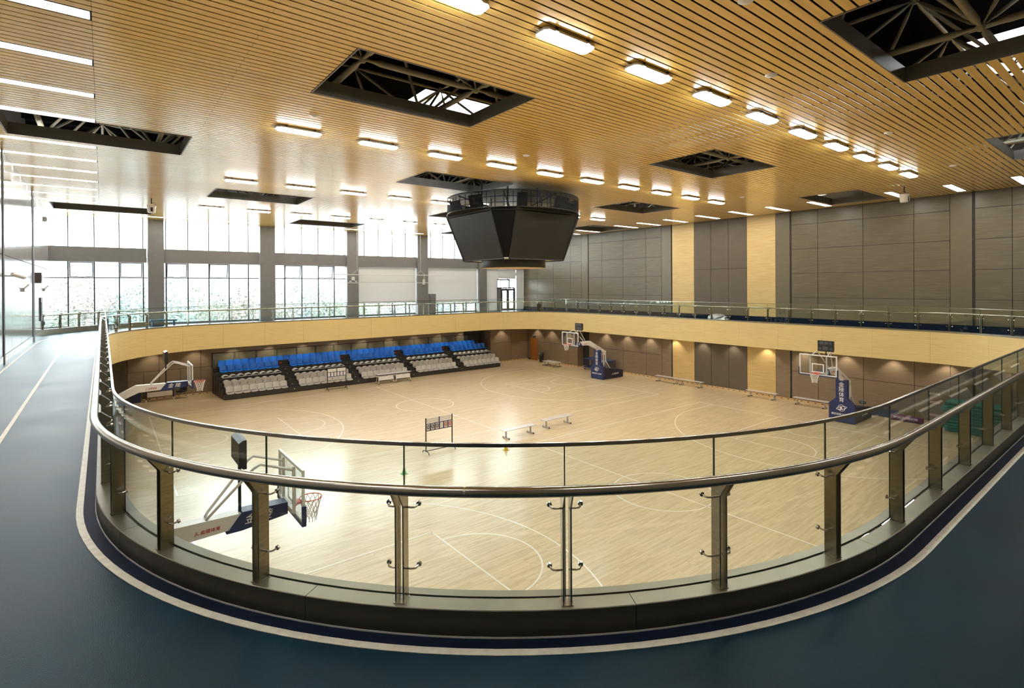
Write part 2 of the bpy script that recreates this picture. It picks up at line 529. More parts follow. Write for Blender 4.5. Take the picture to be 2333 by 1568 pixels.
# ------------------------------------------------------------------ court floor and its painted lines
floor = struct(MB().box(XL, XR, YN, 43.5, -0.25, 0.0).build('floor', 'court'), 'pale maple strip sports floor with white court lines')
def court_line(mb):
    mb.build('court_line', 'line', floor)
LW = 0.026
def seg(x0, y0, x1, y1):
    d = Vector((x1 - x0, y1 - y0, 0)).normalized(); n = Vector((-d.y, d.x, 0)) * LW; d = d * LW
    a, b = Vector((x0, y0, 0)) - d, Vector((x1, y1, 0)) + d
    z0, z1 = Vector((0, 0, 0.0005)), Vector((0, 0, 0.004))
    court_line(MB().hexa([a - n + z0, b - n + z0, b + n + z0, a + n + z0, a - n + z1, b - n + z1, b + n + z1, a + n + z1]))
def arc(cx, cy, r, a0, a1, n=40):
    mb = MB()
    for i in range(n + 1):
        a = a0 + (a1 - a0) * i / n
        for rr, z in ((r - LW, 0.0005), (r + LW, 0.0005), (r + LW, 0.004), (r - LW, 0.004)):
            mb.v.append((cx + rr * math.cos(a), cy + rr * math.sin(a), z))
    for i in range(n):
        for j in range(4):
            l = (j + 1) % 4
            mb.f.append((i * 4 + j, i * 4 + l, i * 4 + 4 + l, i * 4 + 4 + j))
    court_line(mb)
for cy0 in (22.65, 4.43):
    cyc, y1 = cy0 + 7.5, cy0 + 15
    xm = (CLR + CFR) / 2
    seg(CLR, cy0, CFR, cy0); seg(CLR, y1, CFR, y1); seg(CLR, cy0, CLR, y1); seg(CFR, cy0, CFR, y1)
    seg(xm, cy0 - 0.15, xm, y1 + 0.15)
    arc(xm, cyc, 1.8, 0, 2 * PI, 56)
    for bx, d in ((CLR, 1), (CFR, -1)):
        seg(bx, cyc - 2.45, bx + d * 5.8, cyc - 2.45); seg(bx, cyc + 2.45, bx + d * 5.8, cyc + 2.45)
        seg(bx + d * 5.8, cyc - 2.45, bx + d * 5.8, cyc + 2.45)
        a = PI / 2 if d > 0 else -PI / 2
        arc(bx + d * 5.8, cyc, 1.8, -a, a, 28)
        hx = bx + d * 1.575
        th = math.asin(6.6 / 6.75)
        ex = hx + d * 6.75 * math.cos(th)
        seg(bx, cyc - 6.6, ex, cyc - 6.6); seg(bx, cyc + 6.6, ex, cyc + 6.6)
        if d > 0: arc(hx, cyc, 6.75, -th, th, 48)
        else: arc(hx, cyc, 6.75, PI - th, PI + th, 48)
        arc(hx, cyc, 1.25, -PI / 2 if d > 0 else PI / 2, PI / 2 if d > 0 else 1.5 * PI, 20)

# ------------------------------------------------------------------ running track on the balcony
def ring_mesh(outer, inner, z, up=True):
    pts = [Vector((x, y, z)) for x, y in outer], [Vector((p.x, p.y, z)) for p in inner]
    tris = tessellate_polygon(pts)
    allp = [tuple(p) for l in pts for p in l]
    mb = MB(); mb.v = allp
    for t in tris:
        a, b, c = (Vector(allp[i]) for i in t)
        nz = (b - a).cross(c - a).z
        mb.f.append(tuple(t) if (nz > 0) == up else tuple(reversed(t)))
    return mb
OUT = [(XL, YN), (XR, YN), (XR, YF + 0.3), (XL, YF + 0.3)]
ring = [path(s, 0.0)[0] for s in samples(0, PERI, 0.2)[:-1]]
ring2 = [path(s, 0.24)[0] for s in samples(0, PERI, 0.2)[:-1]]
trk = struct(ring_mesh(OUT, ring, ZT).build('floor_track', 'track'), 'dark blue rubber running track around the balcony')
struct(ring_mesh(OUT, ring2, ZS, False).build('ceiling_soffit', 'soffit'), 'pale soffit under the balcony')
sweep(MB(), [(-0.118, ZT + .0005), (-0.118, ZT + .003), (0.0, ZT + .003), (0.0, ZT + .0005)], 0, PERI).build('track_edge', 'trackedge', trk)
for off in (-0.145, -1.29, -2.38):
    sweep(MB(), [(off - .032, ZT + .0005), (off - .032, ZT + .005), (off + .032, ZT + .005), (off + .032, ZT + .0005)], 0, PERI).build('track_line', 'trackline', trk)
sweep(MB(), [(-0.008, ZT), (-0.004, ZT + .012), (0.002, ZT + .014), (0.002, ZT)], 0, PERI).build('sealant_bead', 'greymetal', trk)

# kerb plates, gasket, fascia
kerb = struct(bpy.data.objects.new('kerb', None), 'bronze metal kerb along the edge of the balcony'); C.objects.link(kerb)
NK = 52
for i in range(NK):
    a, b = PERI * i / NK + 1.55, PERI * (i + 1) / NK + 1.55
    sweep(MB(), [(0.006, ZT), (0.006, ZK - .002), (0.01, ZK), (0.152, ZK), (0.152, ZT)], a + .0025, b - .0025).build('kerb_plate', 'kerb', kerb)
    sweep(MB(), [(0.0, ZT), (0.0, ZK - .003), (0.0055, ZK - .003), (0.0055, ZT)], a + .0025, b - .0025).build('kerb_shade_face', 'kerbshade', kerb)  # thin front plate that carries the painted shade
sweep(MB(), [(0.152, ZT), (0.152, ZK - .012), (0.178, ZK - .012), (0.178, ZT)], 0, PERI).build('glazing_gasket', 'rubber', kerb)
sweep(MB(), [(0.178, ZT), (0.178, ZK), (0.262, ZK), (0.262, ZK - 0.07), (0.2215, ZK - 0.07), (0.2215, ZT)], 0, PERI).build('edge_cap', 'kerb', kerb)
fas = struct(bpy.data.objects.new('trim_1', None), 'pale oak fascia panels around the balcony edge'); C.objects.link(fas)
s = 0.0
for q, L in zip(_LS, SEGL):
    n = 4 if q[0] == 'arc' else max(1, round(L / 2.5))
    for i in range(n):
        a, b = s + L * i / n, s + L * (i + 1) / n
        sweep(MB(), [(0.222, ZS - .03), (0.222, ZK - .075), (0.25, ZK - .075), (0.25, ZS - .03)], a + .003, b - .003).build('fascia_panel', 'fascia', fas)
    s += L
sweep(MB(), [(0.20, ZS - .02), (0.20, ZK - .08), (0.221, ZK - .08), (0.221, ZS - .02)], 0, PERI).build('fascia_backing', 'backing', fas)

# ------------------------------------------------------------------ ceiling of timber-look slats
OPEN = [(10.0, 14.5, 1.0, 4.0), (22.4, 26.9, 1.0, 4.0), (3.95, 8.4, 10.0, 12.9), (16.5, 20.8, 10.0, 12.8), (29.2, 33.4, 10.0, 12.8),
        (-2.2, 2.15, 19.0, 21.8), (10.3, 14.7, 19.0, 21.8), (22.95, 27.4, 19.0, 21.8), (4.2, 8.6, 28.2, 31.0), (16.9, 21.2, 28.2, 31.0),
        (29.6, 33.8, 28.2, 31.2), (-2.2, 2.4, 37.8, 40.6), (10.7, 15.3, 37.8, 40.6), (23.2, 27.6, 37.8, 40.6)]
LSTRIP = [1.8, 4.2, 6.6, 9.0, 11.4, 13.8, 16.2, 18.6, 22.2, 24.6, 27.0, 29.4, 31.8, 34.2, 36.6, 41.6]  # first four are out of view, added to brighten the near track
RSTRIP = [2.0, 4.4, 6.8, 9.2, 13.0, 15.4, 17.8, 20.2, 22.8, 25.2, 27.4, 31.6, 34.0, 36.4]
FSTRIP = [1.95 + 4.45 * k for k in range(7)]
ceil = struct(bpy.data.objects.new('ceiling', None), 'ceiling of golden timber-look slats with open shafts'); C.objects.link(ceil)
XCE = 34.55
pieces = []
def cut(iv, a, b):
    out = []
    for (p, q) in iv:
        if b <= p or a >= q: out.append((p, q)); continue
        if a > p: out.append((p, a))
        if b < q: out.append((b, q))
    return [(p, q) for p, q in out if q - p > 0.05]
for j in range(int(round((YF - YN + 1.1) / 0.2)) + 1):
    y0 = -1.0 + 0.2 * j
    if y0 > 43.9: break
    yc = y0 + 0.1
    iv = [(XL + .02, -0.125), (-0.120, 15.9), (15.905, XCE)] if j % 2 else [(XL + .02, -0.125), (-0.120, 2.28), (2.285, 20.4), (20.405, XCE)]
    for (a, b, c, d) in OPEN:
        if c - 0.02 < yc < d + 0.02: iv = cut(iv, a - .04, b + .04)
    for ys in LSTRIP:
        if ys - .01 < yc < ys + .41: iv = cut(iv, XL, -0.13)
    for ys in RSTRIP:
        if ys - .01 < yc < ys + .41: iv = cut(iv, 31.3, 34.05)
    if 41.79 < yc < 42.21 or -.01 < yc < .41:
        for xs in FSTRIP: iv = cut(iv, xs, xs + 2.6)
    for p, q in iv: pieces.append((p, q, y0 + 0.02, y0 + 0.18))
def in_view(x, y, z):
    d = Vector((x, y, z)) - EYE
    dp = d.dot(fw)
    if dp < 0.5: return None
    return CXP + FPX * d.dot(R_) / dp, CYP - FPX * d.dot(U_) / dp, dp
def shown(p):
    """seen size of a slat in the picture"""
    best = 0
    for k in range(25):
        x = p[0] + (p[1] - p[0]) * k / 24
        q = in_view(x, p[2], ZC)
        if q and -20 < q[0] < 2353 and -20 < q[1] < 1588: best += (p[1] - p[0]) / q[2] ** 3
    return best
pieces.sort(key=shown, reverse=True)
for p in pieces[:300]:
    bxo('slat', 'slat', p[0], p[1], p[2], p[3], ZC, ZC + .012, ceil)
mb = MB()
for p in pieces[300:]: mb.box(p[0], p[1], p[2], p[3], ZC, ZC + .012)
tag(mb.build('far_slats', 'slat', ceil), kind='stuff')
# runners above the slats, shaft liners
mb = MB()
x = XL + 0.5
while x < XCE:
    segs = [(YN, YF)]
    for (a, b, c, d) in OPEN:
        if a - .1 < x < b + .1: segs = cut(segs, c - .05, d + .05)
    for p, q in segs: mb.box(x, x + .04, p, q, ZC + .03, ZC + .08)
    x += 1.2
mb.build('slat_runners', 'blackmetal', ceil)
for (a, b, c, d) in OPEN:
    sh = bpy.data.objects.new('shaft_liner', None); C.objects.link(sh); sh.parent = ceil
    h0, h1 = ZC - .012, ZC + .34
    for (p, q, r, t) in ((a - .03, b + .03, c - .03, c), (a - .03, b + .03, d, d + .03), (a - .03, a, c, d), (b, b + .03, c, d)):
        bxo('liner_plate', 'frame', p, q, r, t, h0, h1, sh)
# dark plenum: roof sheet with two rooflights, upstand walls
SKL = [(9.6, 12.7, 17.8, 20.4), (21.0, 25.6, 2.1, 4.3)]
pts = [[Vector((x, y, 15.0)) for x, y in ((XL - .3, YN - .3), (XR + .3, YN - .3), (XR + .3, YF + .6), (XL - .3, YF + .6))]]
for (a, b, c, d) in SKL: pts.append([Vector((a, c, 15.0)), Vector((a, d, 15.0)), Vector((b, d, 15.0)), Vector((b, c, 15.0))])
tris = tessellate_polygon(pts)
mb = MB(); mb.v = [tuple(p) for l in pts for p in l]; mb.f = [tuple(t) for t in tris]
roof = struct(mb.build('roof', 'void'), 'dark roof deck above the open ceiling shafts')
for (a, b, c, d) in SKL: bxo('rooflight', 'polycarb', a, b, c, d, 15.02, 15.04, roof)
mb = MB()
y = YN
while y < YF:
    if not any(c - .2 < y < d + .1 for (_, _, c, d) in SKL): mb.box(XL, XR, y, y + .08, 14.75, 14.98)
    y += 1.5
mb.build('purlins', 'void', roof)

# space-frame tubes seen through the shafts
truss = struct(bpy.data.objects.new('ceiling_truss', None), 'olive tube space frame above the ceiling shafts'); C.objects.link(truss)
ZB, ZTP, SP = 12.72, 14.4, 3.08
cyl = MB().tube([(0, 0, -.5), (0, 0, -.42), (0, 0, -.36), (0, 0, .36), (0, 0, .42), (0, 0, .5)], [.45, .5, 1, 1, .5, .45], 10).mesh('truss_tube', 'tube', True)
ball = MB().lathe([(0.001, -.1), (.06, -.08), (.1, 0), (.06, .08), (.001, .1)], n=12).mesh('truss_node', 'tube', True)
def tube_between(p, q, r):
    p, q = Vector(p), Vector(q); d = q - p
    o = inst('truss_tube', cyl, truss, (p + q) / 2, (0, 0, 0), (r, r, d.length))
    o.rotation_mode = 'QUATERNION'; o.rotation_quaternion = Vector((0, 0, 1)).rotation_difference(d)
def seen_through(p, m=0.25):
    """is the point visible through one of the shafts"""
    d = Vector(p) - EYE
    k = (ZC - EYE.z) / d.z
    x, y = EYE.x + d.x * k, EYE.y + d.y * k
    q = in_view(*p)
    return q and -200 < q[0] < 2533 and -200 < q[1] < 1700 and any(a - m < x < b + m and c - m < y < d_ + m for (a, b, c, d_) in OPEN)
def strut(p, q, r):
    p, q = Vector(p), Vector(q)
    for e in (p, q):
        if not (XL < e.x < XR and YN < e.y < YF): return
    if any(seen_through(p.lerp(q, t / 6)) for t in range(7)): tube_between(p, q, r)
NX, NY = 13, 16
bx = lambda i: 4.65 + SP * (i - 3)
by = lambda j: 2.55 + SP * (j - 1) * 0.978
SY = SP * 0.978
for i in range(NX):
    for j in range(NY):
        x, y = bx(i), by(j)
        if not (XL < x < XR and YN < y < YF): continue
        tx, ty = x + SP / 2, y + SY / 2
        if seen_through((x, y, ZB)): inst('truss_node', ball, truss, (x, y, ZB))
        if seen_through((tx, ty, ZTP)): inst('truss_node', ball, truss, (tx, ty, ZTP))
        strut((x, y, ZB), (x + SP, y, ZB), .075); strut((x, y, ZB), (x, y + SY, ZB), .075)
        for sx in (-1, 1):
            for sy in (-1, 1): strut((x, y, ZB), (x + sx * SP / 2, y + sy * SY / 2, ZTP), .042)
        strut((tx, ty, ZTP), (tx + SP, ty, ZTP), .05); strut((tx, ty, ZTP), (tx, ty + SY, ZTP), .05)

# ------------------------------------------------------------------ walls
def panel_wall(wall, axis, plane, thick, cols, rows, gap=0.013):
    """cols: list of (a, b, material, rows or None)"""
    for (a, b, mat, rr) in cols:
        zs = rr or rows
        for z0, z1 in zip(zs[:-1], zs[1:]):
            if axis == 'x':
                bxo('panel', mat, min(plane, plane + thick), max(plane, plane + thick), a + gap, b - gap, z0 + gap, z1 - gap, wall)
            else:
                bxo('panel', mat, a + gap, b - gap, min(plane, plane + thick), max(plane, plane + thick), z0 + gap, z1 - gap, wall)
# right wall, upper
wr = struct(MB().box(XR, XR + .3, YN, YF + .4, ZS + .02, 15).build('wall_right', 'backing'), 'tall right wall clad in taupe and pale oak panels')
UR = [ZT + .36, 6.7, 8.26, 9.82, 11.4, 13.2]
PL = [ZT + .36, 13.2]
ycol = [43.9, 41.55, 39.09, 36.64, 35.16]
cols = [(b, a, 'wallpanel', None) for a, b in zip(ycol[:-1], ycol[1:])] + [(34.3, 35.16, 'wallplain', PL)]
ycol = [34.20, 32.56, 30.11, 27.68, 26.11]
cols += [(b, a, 'wallpanel', None) for a, b in zip(ycol[:-1], ycol[1:])] + [(25.2, 26.11, 'wallplain', PL)]
cols += [(23.14, 25.10, 'yellow', PL), (21.74, 23.14, 'wallsoft', [ZT + .36, 8.7, 13.2]), (20.35, 21.74, 'wallsoft', [ZT + .36, 8.7, 13.2]),
         (18.97, 20.35, 'wallsoft', [ZT + .36, 8.7, 13.2]), (16.96, 18.97, 'yellow', PL), (16.03, 16.96, 'wallplain', PL)]
ycol = [15.93, 14.32, 11.81, 9.32, 7.74]
cols += [(b, a, 'wallpanel', None) for a, b in zip(ycol[:-1], ycol[1:])] + [(6.82, 7.74, 'wallplain', PL)]
ycol = [6.72, 5.3, 2.8, 0.3, YN]
cols += [(b, a, 'wallpanel', None) for a, b in zip(ycol[:-1], ycol[1:])]
panel_wall(wr, 'x', XR, -0.03, cols, UR)
struct(MB().box(XR - .035, XR, YN, YF, ZT, ZT + .36).build('baseboard_right', 'trackedge'), 'dark blue skirting of the right wall by the track')
# right wall, lower: recessed part and a forward bay with a door
wl = struct(MB().box(XR, XR + .3, YN, 34.95, -.2, ZS).build('wall_right_lower', 'backing'), 'lower right wall with brown and pale oak panels')
LZ = [0.13, 1.92, ZS]
cl = []
for (a, b, mat, rr) in cols:
    if b > 34.4: continue
    if mat == 'wallpanel': cl.append((a, b, 'lowpanel', LZ))
    elif mat == 'wallplain': cl.append((a, b, 'lowpanel', [0.13, ZS]))
    elif mat == 'wallsoft': cl.append((a, b, 'wallsoft', [0.13, ZS]))
    else: cl.append((a, b, mat, [0.13, ZS]))
panel_wall(wl, 'x', XR, -0.03, cl, LZ)
wb_ = struct(MB().box(34.43, 35.2, 34.95, 42.2, 0, ZS).build('wall_corner_bay', 'backing'), 'brown panelled corner bay of the lower wall')
panel_wall(wb_, 'x', 34.43, -0.03, [(34.92, 36.21, 'lowpanel', LZ), (36.21, 38.71, 'lowpanel', LZ), (38.71, 40.66, 'lowpanel', LZ), (40.66, 41.70, 'lowpanel', [2.2, ZS]), (41.70, 42.2, 'lowpanel', LZ)], LZ)
panel_wall(wb_, 'y', 34.95, -0.03, [(34.4, 35.17, 'lowpanel', LZ)], LZ)
# far lower wall
wf = struct(MB().box(XL, 29.7, 43.38, 43.6, -.2, ZS).build('wall_far_lower', 'backing'), 'lower far wall of brown panels behind the seating')
xc = [1.23] + [2.97 + 2.435 * k for k in range(11)]
panel_wall(wf, 'y', 43.38, -0.03, [(a, b, 'lowpanel', [1.92, ZS]) for a, b in zip(xc[:-1], xc[1:])] +
           [(p, q, 'lowpanel', [0.13, 1.92]) for a, b in zip(xc[:-1], xc[1:]) for p, q in ((a, (a + b) / 2), ((a + b) / 2, b))], LZ)
pil = struct(MB().box(0.3, 1.2, 42.55, 43.38, 0, ZS).build('column_left_lower', 'wallsoft'), 'taupe clad column under the balcony corner')
wc = struct(MB().box(29.72, 35.0, 42.23, 43.6, -.2, ZS).build('wall_far_corner', 'backing'), 'brown panelled return wall beside the seating')
panel_wall(wc, 'y', 42.23, -0.03, [(29.7, 32.24, 'lowpanel', LZ), (32.24, 34.4, 'lowpanel', LZ)], LZ)
panel_wall(wc, 'x', 29.72, -0.03, [(42.2, 43.38, 'lowpanel', LZ)], LZ)
# skirting with vent slots
def skirt(name, x0, y0, x1, y1, nrm):
    L = math.hypot(x1 - x0, y1 - y0); dx, dy = (x1 - x0) / L, (y1 - y0) / L
    nx, ny = nrm
    m = MB().hexa([(x0, y0, 0), (x1, y1, 0), (x1 + nx * .05, y1 + ny * .05, 0), (x0 + nx * .05, y0 + ny * .05, 0),
                   (x0, y0, .12), (x1, y1, .12), (x1 + nx * .03, y1 + ny * .03, .12), (x0 + nx * .03, y0 + ny * .03, .12)])
    o = struct(m.build(name, 'skirting'), 'pale wood skirting with vent slots')
    k = 0.3
    v = MB()
    while k < L - .2:
        cx_, cy_ = x0 + dx * k, y0 + dy * k
        a = [(cx_, cy_), (cx_ + dx * .12, cy_ + dy * .12)]
        v.hexa([(a[0][0], a[0][1], .04), (a[1][0], a[1][1], .04), (a[1][0] + nx * .053, a[1][1] + ny * .053, .04), (a[0][0] + nx * .053, a[0][1] + ny * .053, .04),
                (a[0][0], a[0][1], .075), (a[1][0], a[1][1], .075), (a[1][0] + nx * .053, a[1][1] + ny * .053, .075), (a[0][0] + nx * .053, a[0][1] + ny * .053, .075)])
        k += .42
    v.build('vent_slots', 'black', o)
skirt('baseboard_right_lower', XR - .03, YN + .1, XR - .03, 34.9, (-1, 0))
skirt('baseboard_bay', 34.40, 34.92, 34.40, 40.6, (-1, 0))
skirt('baseboard_bay_end', 34.40, 34.92, 35.15, 34.92, (0, -1))
skirt('baseboard_far_corner', 29.72, 42.2, 34.4, 42.2, (0, -1))
skirt('baseboard_far_lower', 1.2, 43.35, 29.7, 43.35, (0, -1))
# door in the bay
d1 = struct(bpy.data.objects.new('door_1', None), 'orange wooden door in the brown corner bay'); C.objects.link(d1)
bxo('door_frame', 'door', 34.36, 34.43, 40.66, 40.74, 0, 2.2, d1); bxo('door_frame', 'door', 34.36, 34.43, 41.62, 41.70, 0, 2.2, d1)
bxo('door_frame', 'door', 34.36, 34.43, 40.74, 41.62, 2.1, 2.2, d1); bxo('door_leaf', 'door', 34.39, 34.42, 40.745, 41.615, .01, 2.095, d1)
MB().tube([(34.385, 40.84, 1.0), (34.34, 40.84, 1.0), (34.34, 40.97, 1.0)], .012, 8).build('door_handle', 'chrome', d1)
# left wall
wlf = struct(MB().box(XL - .3, XL, YN, YF + .4, -.2, 15).build('wall_left', 'backing'), 'left wall of satin taupe panels by the track')
ys = [-1.0, 2.2, 5.4, 8.6, 11.8, 15.0, 17.2, 19.6, 22.0, 24.45]
yl = [(a, b) for a, b in zip(ys[:-1], ys[1:])] + [(24.8, 26.7), (26.7, 29.43), (29.43, 31.78), (31.78, 33.95), (34.75, 37.46), (37.46, 39.78), (39.78, 42.0), (42.0, 44.0)]
panel_wall(wlf, 'x', XL, 0.03, [(a, b, 'leftpanel', None) for a, b in yl], [ZT + .3, 8.7, 13.2])
for (a, b) in ((24.47, 24.78), (33.97, 34.73)):
    bxo('pilaster', 'backing', XL, XL + .05, a, b, ZT, 13.0, wlf)
struct(MB().box(XL, XL + .04, YN, YF, ZT, ZT + .3).build('baseboard_left', 'leftpanel'), 'low skirting of the left wall')
wn = struct(MB().box(XL - .3, XR + .3, YN - .3, YN, -.2, 15).build('wall_near', 'wallplain'), 'taupe wall behind the viewpoint')
# far wall: columns, beams and windows
wfar = struct(bpy.data.objects.new('wall_far', None), 'window wall with grey columns and beams'); C.objects.link(wfar)
COLS = [(2.40, 3.30), (9.35, 10.42), (16.02, 17.0), (22.55, 23.6), (29.3, 30.2)]
for (a, b) in COLS: bxo('column', 'column', a, b, 43.5, 44.4, ZT, 15.0, wfar)
bays = []
xs = [XL] + [v for c in COLS for v in c] + [XR]
for k in range(6): bays.append((xs[2 * k], xs[2 * k + 1]))
for (a, b) in bays: bxo('beam', 'column', a + .02, b - .06, 43.72, 44.35, 9.27, 10.22, wfar)
bxo('head_beam', 'column', XL, XR, 43.95, 44.4, 12.5, 15.0, wfar)
bxo('sill', 'column', XL, XR, 43.95, 44.4, ZT - .5, ZT + .08, wfar)
bxo('wall_below', 'backing', XL, XR, 43.98, 44.4, -.3, ZT - .5, wfar)
MULL = [-1.73 + 1.2965 * k for k in range(29)]
DOORX = (31.75, 34.15)
for k, (a, b) in enumerate(bays):
    win = struct(bpy.data.objects.new('window_%d' % (k + 1), None), 'tall window bay with dark mullions, %s from the left wall' % ORD[k]); C.objects.link(win)
    ms = [x for x in MULL if a + .06 < x < b - .06]
    lim = [a] + ms + [b]
    for x in ms:
        zb = ZT
        if k == 5 and DOORX[0] < x < DOORX[1]: zb = 8.24
        bxo('mullion', 'mullion', x - .035, x + .035, 44.02, 44.2, zb, 9.3, win)
        bxo('mullion', 'mullion', x - .03, x + .03, 44.04, 44.2, 10.2, 12.6, win)
    bxo('transom', 'mullion', a, b, 44.05, 44.15, 8.20, 8.26, win)
    bxo('bottom_rail', 'mullion', a, b, 44.05, 44.15, ZT + .08, ZT + .14, win)
    for i, (p, q) in enumerate(zip(lim[:-1], lim[1:])):
        if not (k == 5 and q > DOORX[0] and p < DOORX[1]):
            bxo('pane', 'pane', p + .03, q - .03, 44.10, 44.108, ZT + .14, 8.2, win)
        bxo('pane', 'pane', p + .03, q - .03, 44.10, 44.108, 10.2, 12.6, win)
        if i % 2 == 1 and q - p > 1:
            vs = bpy.data.objects.new('vent_sash', None); C.objects.link(vs); vs.parent = win
            vs.location = ((p + q) / 2, 44.14, 9.25); vs.rotation_euler = (math.radians(14), 0, 0)
            hw = (q - p) / 2 - .05
            f = MB().box(-hw, hw, 0, .05, -1.0, -.95).box(-hw, hw, 0, .05, -.05, 0).box(-hw, -hw + .05, 0, .05, -.95, -.05).box(hw - .05, hw, 0, .05, -.95, -.05)
            f.build('sash_frame', 'mullion', vs); MB().box(-hw + .05, hw - .05, .02, .028, -.95, -.05).build('pane', 'pane', vs)
            MB().box(-.18, .18, -.12, -.02, -.98, -.93).build('winder', 'greymetal', vs)
        else:
            bxo('pane', 'pane', p + .03, q - .03, 44.10, 44.108, 8.26, 9.3, win)
    if k < 5:
        for z in (5.35, 5.6, 5.85, 6.1):
            MB().tube([(a, 43.93, z), (b, 43.93, z)], .012, 6).build('guard_bar', 'chrome', win)
# glazed double door
d2 = struct(bpy.data.objects.new('door_2', None), 'dark framed glass double door between the white blinds'); C.objects.link(d2)
for (p, q, r, t) in ((31.75, 31.84, 5, 8.2), (34.06, 34.15, 5, 7.35), (31.84, 34.06, 7.28, 7.4), (31.84, 33.4, 8.12, 8.22), (33.36, 33.44, 7.4, 8.2), (32.28, 32.36, 5, 7.28)):
    bxo('door_frame', 'mullion', p, q, 43.95, 44.15, r, t, d2)
bxo('side_panel', 'column', 31.84, 32.28, 44.02, 44.06, 5, 7.28, d2)
bxo('pane', 'pane', 31.84, 33.36, 44.06, 44.07, 7.4, 8.12, d2)
for (p, q) in ((32.36, 33.2), (33.22, 34.06)):
    lf = bpy.data.objects.new('door_leaf', None); C.objects.link(lf); lf.parent = d2
    for (e, f_, g, h) in ((p, p + .14, 5.02, 7.26), (q - .14, q, 5.02, 7.26), (p + .14, q - .14, 5.02, 5.2), (p + .14, q - .14, 7.06, 7.26)):
        bxo('stile', 'mullion', e, f_, 44.0, 44.05, g, h, lf)
    bxo('pane', 'pane', p + .14, q - .14, 44.02, 44.03, 5.2, 7.06, lf)
# ground outside
struct(MB().box(-90, 150, 44.6, 190, -.6, -.3).build('ground_outside', 'lawn'), 'pale planted ground outside the windows')

# ------------------------------------------------------------------ glass guard railing around the balcony
ZG, ZH, OH, OG = 6.36, 6.065, -0.012, 0.165
rail = thing('guard_railing', 'long glass and bronze guard railing curving around the balcony opening', 'railing', (0, 0, 0))
def rail_tube(mb, off, z, r, n, s0, s1, step=0.2):
    ss = samples(s0, s1, step)
    # finer straights are not needed
    mb.tube([path(t, off, z)[0] for t in ss[:-1]], r, n, closed=True)
    return mb
rail_tube(MB(), OH, ZH, .04, 14, 0, PERI).build('handrail', 'steel', rail, True)
sweep(MB(), [(OG - .012, ZG - .022), (OG - .012, ZG + .006), (OG + .012, ZG + .006), (OG + .012, ZG - .022)], 0, PERI).build('top_channel', 'steel', rail)
# joint sleeves on the handrail
for a in (48.6,):
    t = math.radians(a) * KR
    MB().tube([path(t, OH, ZH)[0], path(t + .016, OH, ZH)[0]], .0412, 14).build('rail_joint', 'chrome', rail)
SP_ = [math.radians(9.5 + 11.5 * k) * KR for k in range(8)]
SP_ += [ARC + 1.3 * k for k in range(1, int(SEGL[1] / 1.3) + 1)]
s2 = ARC + SEGL[1]
left0 = PERI - SEGL[7]                      # start of left straight (going -Y)
n = int(round((left0 - s2) / 1.3))
SP_ += [s2 + (left0 - s2) * k / n for k in range(0, n)]
k = 0
tail = []
while 0.2 + 1.3 * k < SEGL[7]:
    tail.append(PERI - (0.2 + 1.3 * k)); k += 1
SP_ += tail
SP_ = sorted(set(round(t, 4) for t in SP_))
SP_ = [t for i, t in enumerate(SP_) if i == 0 or t - SP_[i - 1] > .5]
# post: two bent flat plates; local x = tangent, y = inward, z up from the kerb top
prof = [(0.048, 0.0), (0.152, 0.0), (0.152, 0.765), (0.05, 0.86), (-0.005, 0.86), (-0.045, 0.845), (0.048, 0.715)]
pm = MB()
for x in (-.034, .024): pm.prism(prof, x, x + .011, 'x')
pm.box(-.045, .045, 0.04, .156, -.001, .004)
post_me = pm.mesh('post', 'bronze')
def bracket(sx):
    m = MB()
    m.tube([(sx * .02, .105, 0), (sx * .075, .1, 0), (sx * .1, .107, 0), (sx * .112, .125, 0.004), (sx * .118, .158, .012)], .0075, 8)
    m.tube([(sx * .118, .148, .0095), (sx * .119, .164, .0125)], .019, 14)
    return m.mesh('glass_bracket', 'chrome', False)
brk = {1: bracket(1), -1: bracket(-1)}
for t in SP_:
    p, nrm = path(t, 0.0, ZK)
    po_ = inst('post', post_me, rail, p, (0, 0, math.atan2(nrm.y, nrm.x) - PI / 2))
    for sx in (-1, 1):
        for z in (0.235, 0.695):
            inst('glass_bracket', brk[sx], po_, (0, 0, z))
for i, t in enumerate(SP_):
    t2 = SP_[(i + 1) % len(SP_)]
    if t2 < t: t2 += PERI
    if t2 - t > 3: continue
    sweep(MB(), [(OG - .006, ZK), (OG - .006, ZG - .02), (OG + .006, ZG - .02), (OG + .006, ZK)], t - .0045, t + .0045).build('glass_joint', 'joint', rail)
    sweep(MB(), [(OG - .005, ZK - .01), (OG - .005, ZG - .015), (OG + .005, ZG - .015), (OG + .005, ZK - .01)], t + .006, t2 - .006, step=.15).build('glass_panel', 'glass', rail)

# outer railing across the far left corner of the track
orl = thing('corner_railing', 'curved glass railing cutting off the far corner by the windows', 'railing')
OCX, OCY, OCR = KX0 + KR, KY1 - KR, 10.3
oa0, oa1 = PI - math.asin(5.3 / OCR), PI / 2 + math.asin(3.9 / OCR)
def oc(a, dr, z): return Vector((OCX + (OCR + dr) * math.cos(a), OCY + (OCR + dr) * math.sin(a), z))
NO = 28
oas = [oa0 + (oa1 - oa0) * i / NO for i in range(NO + 1)]
def oring(prof):
    m = MB(); k = len(prof)
    for a in oas:
        for (o, z) in prof: m.v.append(tuple(oc(a, o, z)))
    for i in range(NO):
        for j in range(k):
            l = (j + 1) % k
            m.f.append((i * k + j, i * k + l, (i + 1) * k + l, (i + 1) * k + j))
    m.f.append(tuple(range(k))); m.f.append(tuple(NO * k + j for j in range(k - 1, -1, -1)))
    return m
oring([(0, ZT), (.2, ZT), (.2, ZK + .1), (0, ZK + .1)]).build('kerb_base', 'kerb', orl)
